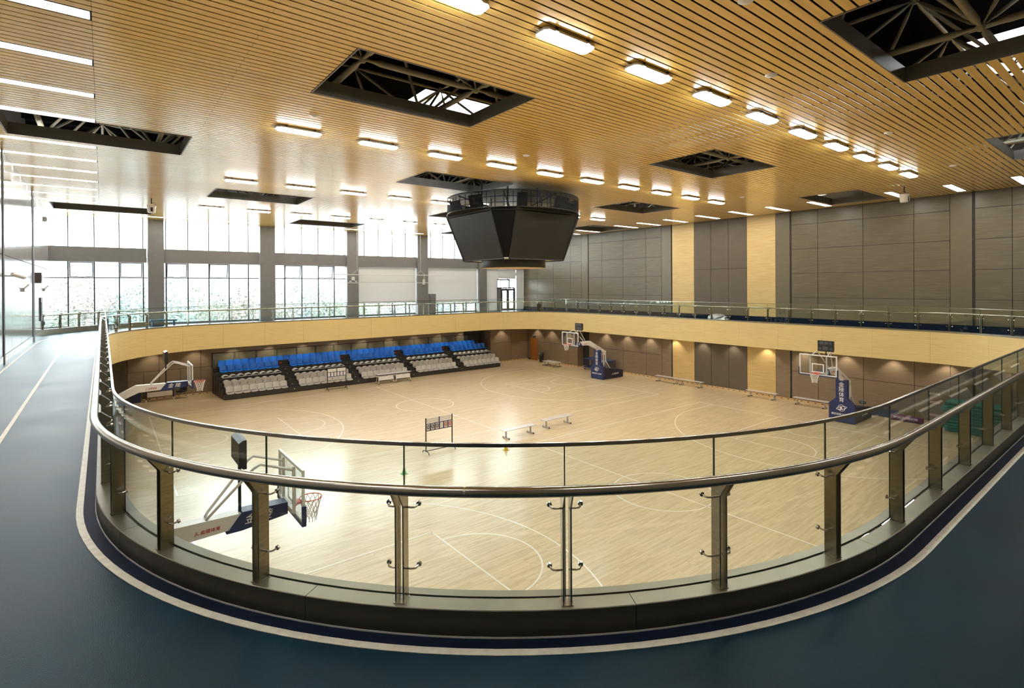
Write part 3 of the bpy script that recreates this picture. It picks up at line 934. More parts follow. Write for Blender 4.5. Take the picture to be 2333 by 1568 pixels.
oring([(.1, ZK + .1), (.11, ZK + .1), (.11, 6.3), (.1, 6.3)]).build('glass_panel', 'glass', orl)
MB().tube([oc(a, -.02, 6.06) for a in oas], .035, 10).build('handrail', 'bronze', orl, True)
for i in range(1, NO, 5):
    a = oas[i]; d = Vector((math.cos(a), math.sin(a), 0))
    inst('post', post_me, orl, oc(a, 0, ZK + .08), (0, 0, a - PI / 2))

# ------------------------------------------------------------------ ceiling lights
def light_proto():
    t = bpy.data.objects.new('ceiling_light', None); C.objects.link(t)
    L2, W2 = .64, .19
    def outline(l, w_, c): return [(-l + c, -w_), (l - c, -w_), (l, -w_ + c), (l, w_ - c), (l - c, w_), (-l + c, w_), (-l, w_ - c), (-l, -w_ + c)]
    h = MB().prism(outline(L2, W2, .07), -.075, -.03, 'z')
    h.build('housing', 'lampbody', t)
    a, b = outline(L2 - .015, W2 - .015, .07), outline(L2 - .045, W2 - .05, .06)
    d = MB(); n = 8
    d.v = [(x, y, -.076) for x, y in a] + [(x, y, -.118) for x, y in b]
    d.f = [tuple(range(15, 7, -1))[::-1][::-1]] + [(i, (i + 1) % n, n + (i + 1) % n, n + i) for i in range(n)]
    d.f[0] = tuple(range(n, 2 * n))
    d.build('diffuser', 'lamp', t)
    for x in (-.4, .4):
        m = MB().box(x - .03, x + .03, -.2, .02, -.012, 0).box(x - .02, x + .02, -.205, -.19, -.075, 0).box(x - .02, x + .02, -.02, .02, -.035, -.01)
        m.build('bracket', 'blackmetal', t)
        MB().box(x - .035, x + .035, -.215, -.17, -.075, -.05).build('clip', 'greymetal', t)
    MB().tube([(-.62, .0, -.05), (-.72, .02, -.03), (-.75, .03, 0.0)], .008, 6).build('cable', 'white', t)
    return t
lp = light_proto()
ROWS = [(7.21, 4.37, 'row nearest the viewer'), (16.18, 4.55, 'second row from the viewer'), (25.29, 4.72, 'third row from the viewer'), (34.62, 4.93, 'row nearest the windows')]
first = True
for y, x0, nm in ROWS:
    for i in range(10):
        o = lp if first else copy_tree(lp)
        first = False
        o.location = (x0 + 2.4676 * i, y, ZC)
        tag(o, 'rectangular white ceiling light, %s from the left in the %s' % (ORD[i], nm), 'ceiling light', 'surface ceiling lights in four rows')
def strip(x0, x1, y0, label, grp):
    t = thing('strip_light', label, 'strip light', ((x0 + x1) / 2, y0 + .2, ZC), 0, grp)
    hx = (x1 - x0) / 2 - .02
    MB().box(-hx, hx, -.165, .165, .012, .03).build('diffuser', 'strip', t)
    MB().box(-hx - .015, hx + .015, -.185, -.167, .0, .05).box(-hx - .015, hx + .015, .167, .185, .0, .05).box(-hx - .015, -hx, -.167, .167, 0, .05).box(hx, hx + .015, -.167, .167, 0, .05).build('trim', 'frame', t)
for i, y in enumerate(LSTRIP):
    strip(XL + .02, -.13, y, 'long recessed strip light over the left track, %s from the viewer' % ORD[i], 'strip lights over the left track')
for i, y in enumerate(RSTRIP):
    strip(31.3, 34.05, y, 'short recessed strip light beside the right wall, %s from the viewer' % ORD[i], 'strip lights along the right wall')
for i, x in enumerate(FSTRIP):
    strip(x, x + 2.6, 41.8, 'recessed strip light above the windows, %s from the left' % ORD[i], 'strip lights above the windows')
for i in range(7):  # unseen row mirroring the window side, added to light the near track
    strip(1.95 + 4.45 * i, 4.55 + 4.45 * i, 0.0, 'added unseen strip light over the near track, %s from the left' % ORD[i], 'added unseen strip lights over the near track')
# round detectors
sd = MB().lathe([(.13, .0), (.13, -.012), (.1, -.03), (.06, -.045), (.001, -.05)], n=20).mesh('smoke_detector', 'white', True)
for i, (x, y, wh) in enumerate([(11.65, 5.7, 'between the big shaft and the front lights'), (4.53, 14.63, 'beyond the long front shaft'), (11.85, 14.56, 'above the hanging scoreboard'),
                               (18.95, 5.65, 'right of the front row of lights'), (26.26, 5.67, 'near the end of the front row of lights'), (26.6, 14.58, 'near the end of the second row of lights'), (8.26, 4.45, 'at the top edge of the picture')]):
    tag(inst('smoke_detector', sd, None, (x, y, ZC)), 'round white smoke detector on the slats %s' % wh, 'smoke detector', 'smoke detectors')
# hanging white camera pods
def pod(x, y, label):
    t = thing('camera_pod', label, 'camera', (x, y, ZC))
    MB().tube([(0, 0, 0), (0, 0, -.28)], .025, 8).build('stem', 'blackmetal', t)
    MB().tube([(0, 0, -.28), (.1, 0, -.2), (.18, 0, -.3), (.14, 0, -.42)], .012, 6).build('cable', 'black', t)
    MB().lathe([(.001, -.36), (.2, -.37), (.21, -.43), (.19, -.46)], n=20).build('cap', 'white', t, True)
    MB().lathe([(.19, -.46), (.17, -.72), (.14, -.76), (.001, -.76)], n=20).build('shell', 'white', t, True)
    MB().prism([(-.05, -.7), (.05, -.7), (.05, -.5), (-.05, -.5)], -.21, -.16, 'y').build('lens_window', 'black', t)
pod(30.03, 8.34, 'white camera pod hanging from the ceiling near the right wall')
pod(2.0, 33.3, 'white camera pod hanging in front of the window column')
# recessed downlights under the balcony
dl_me = MB().lathe([(.07, .0), (.075, -.008), (.05, -.01), (.05, .0)], n=14).mesh('downlight', 'white')
spots = [(34.75, 3.0 + 2.42 * k) for k in range(13)] + [(33.9, 36.0), (33.9, 38.4), (33.9, 40.6)] + [(2.6 + 2.44 * k, 42.75) for k in range(11)] + [(31.0, 41.7)]
DLN = ['along the right wall, %s from the near end' % ORD[k] for k in range(13)] + ['over the corner bay, %s from the near end' % ORD[k] for k in range(3)] \
    + ['behind the seating, %s from the left' % ORD[k] for k in range(11)] + ['right of the seating']
for (x, y), dn in zip(spots, DLN):
    t = tag(inst('downlight', dl_me, None, (x, y, ZS)), 'small recessed downlight under the balcony ' + dn, 'downlight', 'downlights under the balcony')
    ld = bpy.data.lights.new('downlight_beam', 'SPOT')
    ld.energy = 60; ld.spot_size = math.radians(100); ld.spot_blend = .6; ld.shadow_soft_size = .05; ld.color = (1, .88, .7)
    lo = bpy.data.objects.new('downlight_beam', ld); C.objects.link(lo); lo.parent = t; lo.location = (0, 0, -.03)

# ------------------------------------------------------------------ hanging scoreboard
sb = thing('hanging_scoreboard', 'black four sided video scoreboard hanging over the court', 'scoreboard', (16.2, 21.0, 0))
DT, WT, ZT_, DB, WB, ZB_ = 2.72, 1.9, 11.0, 1.86, 1.68, 8.8
for k in range(4):
    an = k * PI / 2
    rot = Matrix.Rotation(an, 3, 'Z')
    f = [Vector((-WB, -DB, ZB_)), Vector((WB, -DB, ZB_)), Vector((WT, -DT, ZT_)), Vector((-WT, -DT, ZT_))]
    nrm = (f[1] - f[0]).cross(f[3] - f[0]).normalized()
    p = [rot @ v for v in f] + [rot @ (v - nrm * .18) for v in f]
    MB().hexa(p).build('screen', 'screen', sb)
    e = MB()
    for i in range(4):
        e.tube([rot @ (f[i] + nrm * .004), rot @ (f[(i + 1) % 4] + nrm * .004)], .03, 6)
    e.build('screen_frame', 'blackmetal', sb)
    g = [Vector((WB, -DB, ZB_)), Vector((DB, -WB, ZB_)), Vector((DT, -WT, ZT_)), Vector((WT, -DT, ZT_))]
    g2 = [v * 1 for v in g]
    nn = (g[1] - g[0]).cross(g[3] - g[0]).normalized()
    MB().hexa([rot @ (v - nn * .02) for v in g] + [rot @ (v - nn * .1) for v in g]).build('corner_panel', 'screendark', sb)
MB().prism([(-WB, -DB), (WB, -DB), (DB, -WB), (DB, WB), (WB, DB), (-WB, DB), (-DB, WB), (-DB, -WB)], ZB_ + .02, ZB_ + .1, 'z').build('underside', 'offwhite', sb)
MB().prism([(-WT, -DT), (WT, -DT), (DT, -WT), (DT, WT), (WT, DT), (-WT, DT), (-DT, WT), (-DT, -WT)], ZT_ - .1, ZT_ - .04, 'z').build('top_deck', 'screendark', sb)
RR = 3.28
MB().lathe([(RR, 11.08), (RR, 11.82)], n=64).build('mesh_drum', 'ringmesh', sb, True)
for z in (11.06, 11.82):
    MB().tube([(RR * math.cos(2 * PI * k / 64), RR * math.sin(2 * PI * k / 64), z) for k in range(64)], .025, 6, closed=True).build('drum_rim', 'blackmetal', sb)
MB().lathe([(RR, 11.06), (2.9, 11.0), (2.5, 10.96)], n=64).build('drum_skirt', 'screendark', sb, True)
for z in (11.3, 11.56):
    MB().tube([(3.1 * math.cos(2 * PI * k / 32), 3.1 * math.sin(2 * PI * k / 32), z) for k in range(32)], .014, 5, closed=True).build('hoop_bar', 'blackmetal', sb)
for k in range(48):
    a = 2 * PI * k / 48
    MB().tube([(3.12 * math.cos(a), 3.12 * math.sin(a), 11.05), (3.12 * math.cos(a), 3.12 * math.sin(a), 11.8)], .016, 5).build('frame_bar', 'blackmetal', sb)
for k in range(8):
    a = 2 * PI * (k + .35) / 8
    o = MB().box(-.25, .25, -.2, .2, 0, .68).build('speaker', 'screendark', sb); o.location = (2.75 * math.cos(a), 2.75 * math.sin(a), 11.08); o.rotation_euler = (0, .25, a)
for k in range(8):
    a = 2 * PI * k / 8
    MB().tube([(1.9 * math.cos(a), 1.9 * math.sin(a), 11.0), (1.9 * math.cos(a), 1.9 * math.sin(a), 12.75)], .035, 6).build('hanger_rod', 'blackmetal', sb)
    MB().tube([(0, 0, 11.1), (3.2 * math.cos(a), 3.2 * math.sin(a), 11.75)], .03, 6).build('brace', 'blackmetal', sb)
MB().lathe([(1.62, 8.8), (1.62, 8.47), (1.6, 8.44)], n=48).build('lower_ring', 'screen', sb, True)
MB().lathe([(1.6, 8.44), (1.4, 8.46), (.001, 8.46)], n=48).build('lower_disc', 'deskwood', sb, True)

# ------------------------------------------------------------------ basketball stands
def net_mesh():
    m = MB()
    nn, rings = 12, 5
    def P(k, j):
        r = .225 - .105 * (j / (rings - 1)) ** .8
        a = 2 * PI * (k + .5 * (j % 2)) / nn
        return (r * math.cos(a), r * math.sin(a), 3.045 - .105 * j)
    for k in range(nn):
        for j in range(rings - 1):
            if j % 2 == 0: m.tube([P(k, j), P(k, j + 1)], .007, 4, False); m.tube([P(k, j), P(k - 1, j + 1)], .007, 4, False)
            else: m.tube([P(k, j), P(k, j + 1)], .007, 4, False); m.tube([P(k, j), P(k + 1, j + 1)], .007, 4, False)
        m.tube([P(k, rings - 1), (P(k, rings - 1)[0], P(k, rings - 1)[1], 2.56)], .007, 4, False)
    return m
def stand_proto():
    """rim centre above the origin, stand body towards +x"""
    t = bpy.data.objects.new('basketball_stand', None); C.objects.link(t)
    MB().tube([(.225 * math.cos(2 * PI * k / 32), .225 * math.sin(2 * PI * k / 32), 3.05) for k in range(32)], .011, 8, closed=True).box(.21, .36, -.1, .1, 3.0, 3.045).prism([(.2, 3.05), (.375, 3.05), (.375, 2.9)], -.06, .06, 'y').build('rim', 'red', t, False)
    net_mesh().build('net', 'net', t)
    bd = bpy.data.objects.new('backboard', None); C.objects.link(bd); bd.parent = t
    MB().box(.385, .40, -.88, .88, 2.92, 3.93).build('board_pane', 'acryl', bd)
    x0, x1 = .375, .42
    MB().box(x0, x1, -.9, .9, 2.9, 2.96).box(x0, x1, -.9, .9, 3.89, 3.95).box(x0, x1, -.9, -.845, 2.96, 3.89).box(x0, x1, .845, .9, 2.96, 3.89).build('border', 'white', bd)
    MB().box(.377, .384, -.295, .295, 3.05, 3.1).box(.377, .384, -.295, .295, 3.45, 3.5).box(.377, .384, -.295, -.245, 3.1, 3.45).box(.377, .384, .245, .295, 3.1, 3.45).build('target_square', 'white', bd)
    MB().box(.36, .44, -.93, .93, 2.86, 2.91).box(.36, .44, -.94, -.895, 2.86, 3.25).box(.36, .44, .895, .94, 2.86, 3.25).build('edge_pad', 'navy', bd)
    MB().box(.42, .47, -.42, -.36, 2.95, 3.9).box(.42, .47, .36, .42, 2.95, 3.9).box(.42, .5, -.42, .42, 2.98, 3.06).build('back_frame', 'armwhite', bd)
    # arm: hollow beam, knee at x=2.4
    arm = MB().prism([(.5, 2.93), (1.5, 2.84), (2.4, 2.80), (4.25, 1.98), (4.33, 2.18), (2.5, 3.13), (.5, 3.1)], -.13, .13, 'y')
    am = arm.build('arm', 'armwhite', t)
    MB().prism([(.5, 2.88), (1.35, 2.78), (1.62, 2.78), (1.34, 3.14), (.5, 3.12)], -.15, .15, 'y').build('arm_pad', 'navy', am)
    for sy in (-1, 1):
        tm = text_mesh('金 陵', .22, 'letter', .002, .25)
        o = inst('lettering', tm, am, (1.06, sy * .1525, 2.97), (PI / 2, 0, 0 if sy < 0 else PI))
        tm = text_mesh('JL 金陵体育', .085, 'redletter', .002, .1)
        inst('lettering', tm, am, (1.93, sy * .1325, 2.93), (PI / 2, 0, 0 if sy < 0 else PI))
        an = math.atan2(.98, 1.8)
        tm = text_mesh('www.jlsports.com', .10, 'redletter', .002, .1, .0)
        inst('lettering', tm, am, (3.35, sy * .1325, 2.50), (PI / 2, an, 0) if sy < 0 else (PI / 2, -an, PI))
        MB().tube([(1.95, sy * .08, 3.13), (1.9, sy * .12, 3.2), (1.16, sy * .3, 4.0), (1.05, sy * .33, 4.06), (.9, sy * .34, 4.07 - .06), (.44, sy * .39, 3.83)], .026, 8).build('strut', 'armwhite', t, True)
    tm_ = bpy.data.objects.new('shot_clock', None); C.objects.link(tm_); tm_.parent = t
    MB().tube([(1.36, 0, 3.1), (1.36, 0, 4.1)], .03, 8).build('clock_pole', 'blackmetal', tm_)
    MB().prism([(1.3, 4.04), (1.36, 4.04), (1.44, 4.12), (1.44, 4.55), (1.36, 4.6), (1.3, 4.6)], -.38, .38, 'y').build('clock_case', 'black', tm_)
    o = inst('digits', text_mesh('88:88 8', .19, 'digit', .002, 0, .001), tm_, (1.296, 0, 4.47), (PI / 2, 0, -PI / 2))
    o = inst('digits', text_mesh('o 88 o', .26, 'digit', .002, 0, .001), tm_, (1.296, 0, 4.2), (PI / 2, 0, -PI / 2))
    # front pad with shoulders and neck
    fp = MB().prism([(-.64, .02), (.64, .02), (.64, 1.0), (.29, 1.32), (.29, 2.34), (-.29, 2.34), (-.29, 1.32), (-.64, 1.0)], 3.34, 3.56, 'x')
    pd = fp.build('front_pad', 'navy', t)
    for i, chs in enumerate('金陵体育'):
        inst('lettering', text_mesh(chs, .28, 'letter', .003), pd, (3.336, 0, 2.06 - .275 * i), (PI / 2, 0, -PI / 2))
    g = MB()
    g.tube([(3.335, .17 * math.cos(2 * PI * k / 28), .80 + .17 * math.sin(2 * PI * k / 28)) for k in range(28)], .013, 5, closed=True)
    g.tube([(3.334, .27 * math.cos(a) * math.cos(.3) - .07 * math.sin(a) * math.sin(.3), .80 - (.27 * math.cos(a) * math.sin(.3) + .07 * math.sin(a) * math.cos(.3))) for a in [2 * PI * k / 28 for k in range(28)]], .012, 5, closed=True)
    g.build('emblem', 'letter', pd)
    inst('emblem_letters', text_mesh('JL', .22, 'letter', .003, 0, .01), pd, (3.333, 0, .79), (PI / 2, 0, -PI / 2))
    inst('lettering', text_mesh('国际篮联公认器材', .128, 'letter', .003), pd, (3.336, 0, .44), (PI / 2, 0, -PI / 2))
    # base box
    bs = MB().prism([(3.56, .03), (5.8, .03), (5.8, .58), (5.5, .66), (4.9, .74), (3.56, .92)], -.63, .63, 'y').build('base_box', 'navydark', t)
    for sy in (-1, 1):
        inst('lettering', text_mesh('JL 金陵体育', .16, 'letter', .003, .12), bs, (4.85, sy * .634, .36), (PI / 2, 0, 0 if sy < 0 else PI))
    for x in (3.75, 5.6):
        for y in (-.5, .5): MB().tube([(x, y - .03, .03), (x, y + .03, .03)], .03, 10).build('castor', 'rubber', bs)
    # rear lift legs
    for sy in (-1, 1):
        MB().tube([(4.2, sy * .1, 2.1), (4.28, sy * .12, 1.35), (4.75, sy * .16, .72)], .055, 8).build('lift_leg', 'armwhite', t)
        MB().tube([(3.98, sy * .1, 2.15), (4.02, sy * .14, .8)], .05, 8).build('lift_leg', 'armwhite', t)
    MB().box(3.98, 4.3, -.13, .13, 1.9, 2.0).box(4.0, 4.32, -.13, .13, 1.3, 1.38).build('cross_brace', 'armwhite', t)
    MB().tube([(3.5, 0, 2.3), (3.5, 0, 2.46)], [.2, .1], 12).build('neck_cap', 'armwhite', t, True)
    return t
sp = stand_proto()
STANDS = [((28.16, 11.64), 0, 'navy basketball stand with white arm at the near end of the right wall'), ((27.86, 29.5), 0, 'navy basketball stand with white arm in front of the blue ball cart'),
          ((3.46, 11.64), PI, 'basketball stand seen closest through the curved front glass'), ((3.64, 29.55), PI, 'basketball stand reaching in from the left before the desk')]
for i, ((x, y), rz, lab) in enumerate(STANDS):
    o = sp if i == 0 else copy_tree(sp)
    o.location = (x, y, 0); o.rotation_euler = (0, 0, rz)
    tag(o, lab, 'basketball stand', 'basketball stands')

# ------------------------------------------------------------------ retractable seating
ble = thing('grandstand', 'black retractable grandstand along the far wall under the balcony', 'grandstand', (0, 0, 0))
BX0, BX1, BY0, RUN, RISE, NR = 6.3, 29.1, 39.8, 0.6, 0.29, 6
PZ = [0.35 + RISE * k for k in range(NR)]
for k in range(NR):
    y0 = BY0 + RUN * k
    e = .07 * k
    bxo('deck', 'tier', BX0 - e * .6, BX1 + e * .3, y0, y0 + RUN + (.02 if k < NR - 1 else .0), PZ[k] - .05, PZ[k], ble)
    bxo('riser', 'tier', BX0 - e * .6, BX1 + e * .3, y0 + .01, y0 + .04, (PZ[k - 1] if k else .03), PZ[k] - .05, ble)
    for xx in (BX0 - e * .6, BX1 + e * .3 - .04):
        bxo('end_frame', 'tierside', xx, xx + .04, y0 + .05, y0 + RUN, .02, PZ[k] - .05, ble)
SEC, AIS = 3.92, 0.80
for a in range(4):
    xa = BX0 + .15 + (a + 1) * SEC + a * AIS
    for k in range(NR - 1):
        bxo('aisle_step', 'tier', xa + .06, xa + AIS - .06, BY0 + RUN * k + .3, BY0 + RUN * k + .6, PZ[k], PZ[k] + RISE / 2, ble)
        bxo('step_light', 'white', xa + AIS / 2 - .03, xa + AIS / 2 + .03, BY0 + RUN * k + .005, BY0 + RUN * k + .012, PZ[k] - .14, PZ[k] - .1, ble)
    tg = bxo('red_tag', 'redtag', xa + .1, xa + .3, BY0 + RUN * 5 - .01, BY0 + RUN * 5 + .008, PZ[5] - .06, PZ[5] + .03, ble)
    bxo('aisle_backing', 'tier', xa, xa + AIS, BY0 + RUN * 5 - .003, BY0 + RUN * 5 + .02, PZ[4] + .02, PZ[5] + .2, ble)
yr = BY0 + RUN * NR - .06
for z in (2.82,):
    MB().tube([(BX0 - .2, yr, z), (BX1 + .2, yr, z)], .022, 8).build('guard_rail', 'blackmetal', ble)
MB().tube([(BX0 - .2, yr, 1.8), (BX1 + .2, yr, 1.8)], .018, 8).build('guard_rail', 'blackmetal', ble)
for i in range(17):
    x = BX0 - .2 + (BX1 - BX0 + .4) * i / 16
    for dx in (-.035, .035): MB().tube([(x + dx, yr, PZ[5]), (x + dx, yr, 2.82)], .014, 6).build('guard_post', 'blackmetal', ble)
bxo('guard_glass', 'glass', BX0 - .15, BX1 + .15, yr - .004, yr + .004, 1.9, 2.74, ble)
for xx in (BX0 - .22, BX1 + .22):
    MB().tube([(xx, yr, 2.82), (xx, yr - .5, 2.82), (xx, yr - .5, PZ[5])], .018, 8).build('guard_post', 'blackmetal', ble)
    MB().tube([(xx, yr - .5, 2.45), (xx, yr - 1.1, 2.45), (xx, yr - 1.1, PZ[4])], .018, 8).build('guard_post', 'blackmetal', ble)
def seat_mesh(mat):
    m = MB()
    def back(u, v):
        c = 2 * u - 1
        edge = max(0, abs(c) - .6) / .4
        return Vector((.234 * c * (1 - .04 * max(0, v - .75) * 4 * edge), .37 + .08 * v - .05 * c * c, .10 + .38 * v - .035 * edge * edge * (v > .9)))
    def pan(u, v):
        c = 2 * u - 1
        return Vector((.236 * c * (1 - .08 * (v < .1)), -.04 + .44 * v, .10 - .03 * (1 - c * c) + .02 * (v < .1) * -1))
    m.grid(back, 6, 4, lambda u, v: (0, .03, 0))
    m.grid(pan, 6, 3, lambda u, v: (0, 0, -.045))
    m.box(-.1, .1, .1, .3, -.0, .06)
    return m.mesh('stadium_seat', mat, False)
def folded_mesh(mat):
    m = MB()
    def top(u, v):
        c = 2 * u - 1
        return Vector((.225 * c, -.02 + .4 * v, .06 + .11 * (1 - c * c) + .02 * v))
    def bot(u, v):
        c = 2 * u - 1
        return Vector((.225 * c, -.05 + .4 * v, .045 - .015 * (1 - c * c)))
    m.grid(top, 8, 3, lambda u, v: (0, 0, -.028))
    m.grid(bot, 8, 2, lambda u, v: (0, 0, -.035))
    return m.mesh('folded_seat', mat, False)
SM = {'blue': seat_mesh('blueseat'), 'grey': seat_mesh('greyseat')}
FM = folded_mesh('whiteseat')
pitch = SEC / 8
RN_ = ['front row', 'second row', 'third row', 'fourth row', 'fifth row', 'top row']
BL_ = ['leftmost block', 'second block', 'middle block', 'fourth block', 'rightmost block']
for k in range(NR):
    loc_y = BY0 + RUN * k + .06
    xs_ = []
    if k == NR - 1:
        nS = int((BX1 - BX0 - .3) / pitch)
        for i in range(nS): xs_.append((BX0 + .15 + pitch * (i + .5), None, i))
    else:
        for b in range(5):
            for i in range(8): xs_.append((BX0 + .15 + b * (SEC + AIS) + pitch * (i + .5), b, i))
    for x, b, i in xs_:
        if k in (2, 3):
            o = inst('stadium_seat', FM, None, (x, loc_y, PZ[k])); adj = 'folded white plastic seat'
            lab = '%s, %s from the left in the %s of the %s' % (adj, ordn(i), BL_[b], RN_[k])
            grp = 'folded white seats in the middle rows'
        elif k < 2:
            o = inst('stadium_seat', SM['grey'], None, (x, loc_y, PZ[k]))
            lab = 'warm grey plastic seat, %s from the left in the %s of the %s' % (ordn(i), BL_[b], RN_[k]); grp = 'grey seats in the lower rows'
        else:
            o = inst('stadium_seat', SM['blue'], None, (x, loc_y, PZ[k]))
            lab = ('blue plastic seat, %s from the left in the unbroken top row' % ordn(i)) if b is None else 'blue plastic seat, %s from the left in the %s of the %s' % (ordn(i), BL_[b], RN_[k])
            grp = 'blue seats in the upper rows'
        tag(o, lab, 'seat', grp)

# ------------------------------------------------------------------ loose things on the court
def bench(x, y, rz, L, label, grp='pale grey benches'):
    t = thing('bench', label, 'bench', (x, y, 0), rz, grp)
    MB().box(-L / 2, L / 2, -.2, .2, .405, .43).build('bench_top', 'benchtop', t)
    for sx in (-1, 1):
        px = sx * (L / 2 - .22)
        MB().box(px - .03, px + .03, -.03, .03, .07, .405).build('leg', 'greymetal', t)
        MB().box(px - .03, px + .03, -.25, .25, .03, .075).build('foot_bar', 'greymetal', t)
        for sy in (-1, 1):
            MB().tube([(px - .02, sy * .25, .04), (px + .02, sy * .25, .04)], .04, 10).build('rubber_foot', 'rubber', t)
    return t
bench(16.36, 20.86, 0, 2.0, 'pale bench mid court, the one beside the numbered flip board')
bench(19.2, 21.1, 0, 2.0, 'pale bench mid court, farther from the flip board')
for i, (yc, lab) in enumerate([(25.0, 'low bench along the right wall before the left oak panel'), (22.9, 'low bench along the right wall below the dark padded panels'),
                               (17.5, 'low bench along the right wall below the right oak panel'), (14.4, 'low bench along the right wall behind the near basketball stand')]):
    bench(34.3, yc, PI / 2, 2.05, lab)
bench(32.82, 36.95, PI / 2, 2.0, 'low platform bench by the corner bay, the one nearer the court')
bench(33.26, 36.95, PI / 2, 2.0, 'low platform bench by the corner bay, the one nearer the wall')
def bin_(x, y, z, label):
    t = thing('litter_bin', label, 'bin', (x, y, z))
    MB().lathe([(.001, 0), (.2, .0), (.23, .7), (.235, .72)], n=20).build('bucket', 'black', t, True)
    MB().lathe([(.24, .7), (.23, .85), (.15, .97), (.001, 1.0)], n=20).build('dome_lid', 'black', t, True)
    MB().box(-.235, -.19, -.1, .1, .76, .88).build('flap', 'greymetal', t)
bin_(34.0, 39.6, 0, 'black domed litter bin on the court beside the orange door')
bin_(34.5, 40.5, ZT, 'black domed litter bin up on the track by the glass door corner')
def flip(x, y, L, label, nums):
    t = thing('flip_scoreboard', label, 'scoreboard', (x, y, 0), 0, 'rolling flip scoreboards')
    for sx in (-1, 1):
        px = sx * L / 2
        MB().box(px - .02, px + .02, -.02, .02, .12, 1.62).build('post', 'navydark', t)
        MB().tube([(px, -.3, .02), (px, -.26, .1), (px, -.2, .13), (px, .2, .13), (px, .26, .1), (px, .3, .02)], .018, 8).build('foot', 'blackmetal', t)
    MB().box(-L / 2, L / 2, -.01, .01, .12, .15).build('stretcher', 'blackmetal', t)
    MB().box(-L / 2, L / 2, -.012, .012, 1.02, 1.36).build('number_board', 'navy', t)
    MB().box(-.02, .02, -.014, .014, 1.02, 1.6).build('divider', 'navy', t)
    for sx in (-1, 1): MB().box(sx * L / 4 - L / 4 + .03, sx * L / 4 + L / 4 - .03, -.008, .008, 1.38, 1.6).build('name_card', 'offwhite', t)
    cw = L / 2 / 3
    for i in range(6):
        cx_ = -L / 2 + cw * (i + .5) + (.0 if i < 3 else .0)
        c = MB().box(cx_ - cw * .36, cx_ + cw * .36, -.02, -.013, 1.06, 1.33).build('number_card', 'offwhite', t)
        if nums and nums[i] != ' ':
            inst('digit', text_mesh('0', .27, 'blackletter' if i < 3 else 'redletter', .002, 0, .004), c, (cx_, -.023, 1.195), (PI / 2, 0, 0))
    return t
flip(12.02, 21.2, 1.36, 'rolling flip scoreboard showing zeros in the middle of the floor', '000 00')
flip(13.36, 38.5, 1.36, 'rolling flip scoreboard with blank cards in front of the grey seats', None)
def table(x, y, label):
    t = thing('folding_table', label, 'table', (x, y, 0), 0, 'white folding tables before the seating')
    MB().box(-.68, .68, -.22, .22, .73, .76).build('table_top', 'tabletop', t)
    MB().box(-.66, .66, -.2, .2, .66, .73).build('shelf', 'black', t)
    MB().box(-.6, .6, -.2, -.185, .3, .6).build('modesty_panel', 'tabletop', t)
    for sx in (-1, 1):
        MB().tube([(sx * .58, -.1, .7), (sx * .62, -.26, .08)], .02, 8).build('leg', 'tabletop', t)
        MB().tube([(sx * .58, .1, .7), (sx * .62, .26, .08)], .02, 8).build('leg', 'tabletop', t)
        for sy in (-1, 1): MB().tube([(sx * .62 - .015, sy * .27, .04), (sx * .62 + .015, sy * .27, .04)], .04, 10).build('castor', 'rubber', t)
table(17.2, 38.75, 'white folding table before the grey seats, the left of two')
table(18.62, 38.72, 'white folding table before the grey seats, the right of two')
t = thing('desk', 'light wood desk with cream front panel against the far left wall', 'desk', (2.96, 42.85, 0))
MB().box(-.85, .85, -.3, .3, .70, .74).build('desk_top', 'deskwood', t); MB().box(-.7, .7, -.2, -.18, .28, .6).build('front_panel', 'cream', t)
for sx in (-1, 1):
    for sy in (-1, 1): MB().box(sx * .76 - .025, sx * .76 + .025, sy * .22 - .025, sy * .22 + .025, .12, .7).build('leg', 'black', t); MB().box(sx * .76 - .035, sx * .76 + .035, sy * .22 - .035, sy * .22 + .035, 0, .12).build('foot', 'white', t)
t = thing('telephone_set', 'small black device lying on the light wood desk', 'device', (3.0, 42.8, .74))
MB().prism([(-.12, 0), (.12, 0), (.12, .09), (-.12, .04)], -.2, .2, 'x').build('case', 'black', t); MB().box(-.18, .18, -.02, .04, .07, .11).build('handset', 'black', t)
t = thing('office_chair', 'black cantilever chair beside the light wood desk', 'chair', (4.2, 42.75, 0), -.5)
def rounded(m, x0, x1, y0, y1, z0, z1):
    c = .05
    return m.prism([(x0 + c, y0), (x1 - c, y0), (x1, y0 + c), (x1, y1 - c), (x1 - c, y1), (x0 + c, y1), (x0, y1 - c), (x0, y0 + c)], z0, z1, 'z')
rounded(MB(), -.25, .25, -.25, .25, .42, .5).build('seat', 'black', t)
MB().grid(lambda u, v: Vector((-.24 + .48 * u, .22 + .1 * v - .05 * (2 * u - 1) ** 2, .5 + .5 * v)), 4, 4, lambda u, v: (0, .04, 0)).build('backrest', 'black', t)
for sx in (-1, 1):
    MB().tube([(sx * .26, .25, .02), (sx * .26, -.28, .02), (sx * .26, -.3, .05), (sx * .26, -.26, .42), (sx * .26, .2, .44)], .014, 8).build('sled_frame', 'chrome', t)
    MB().tube([(sx * .28, .22, .7), (sx * .28, -.15, .68), (sx * .28, -.18, .44)], .02, 8).build('armrest', 'black', t)
t = thing('storage_box', 'dark box standing on the floor left of the desk', 'box', (1.62, 42.95, 0))
MB().box(-.3, .3, -.25, .25, 0, .6).build('case', 'navydark', t); MB().box(-.32, .32, -.27, .27, .6, .64).build('lid', 'black', t)
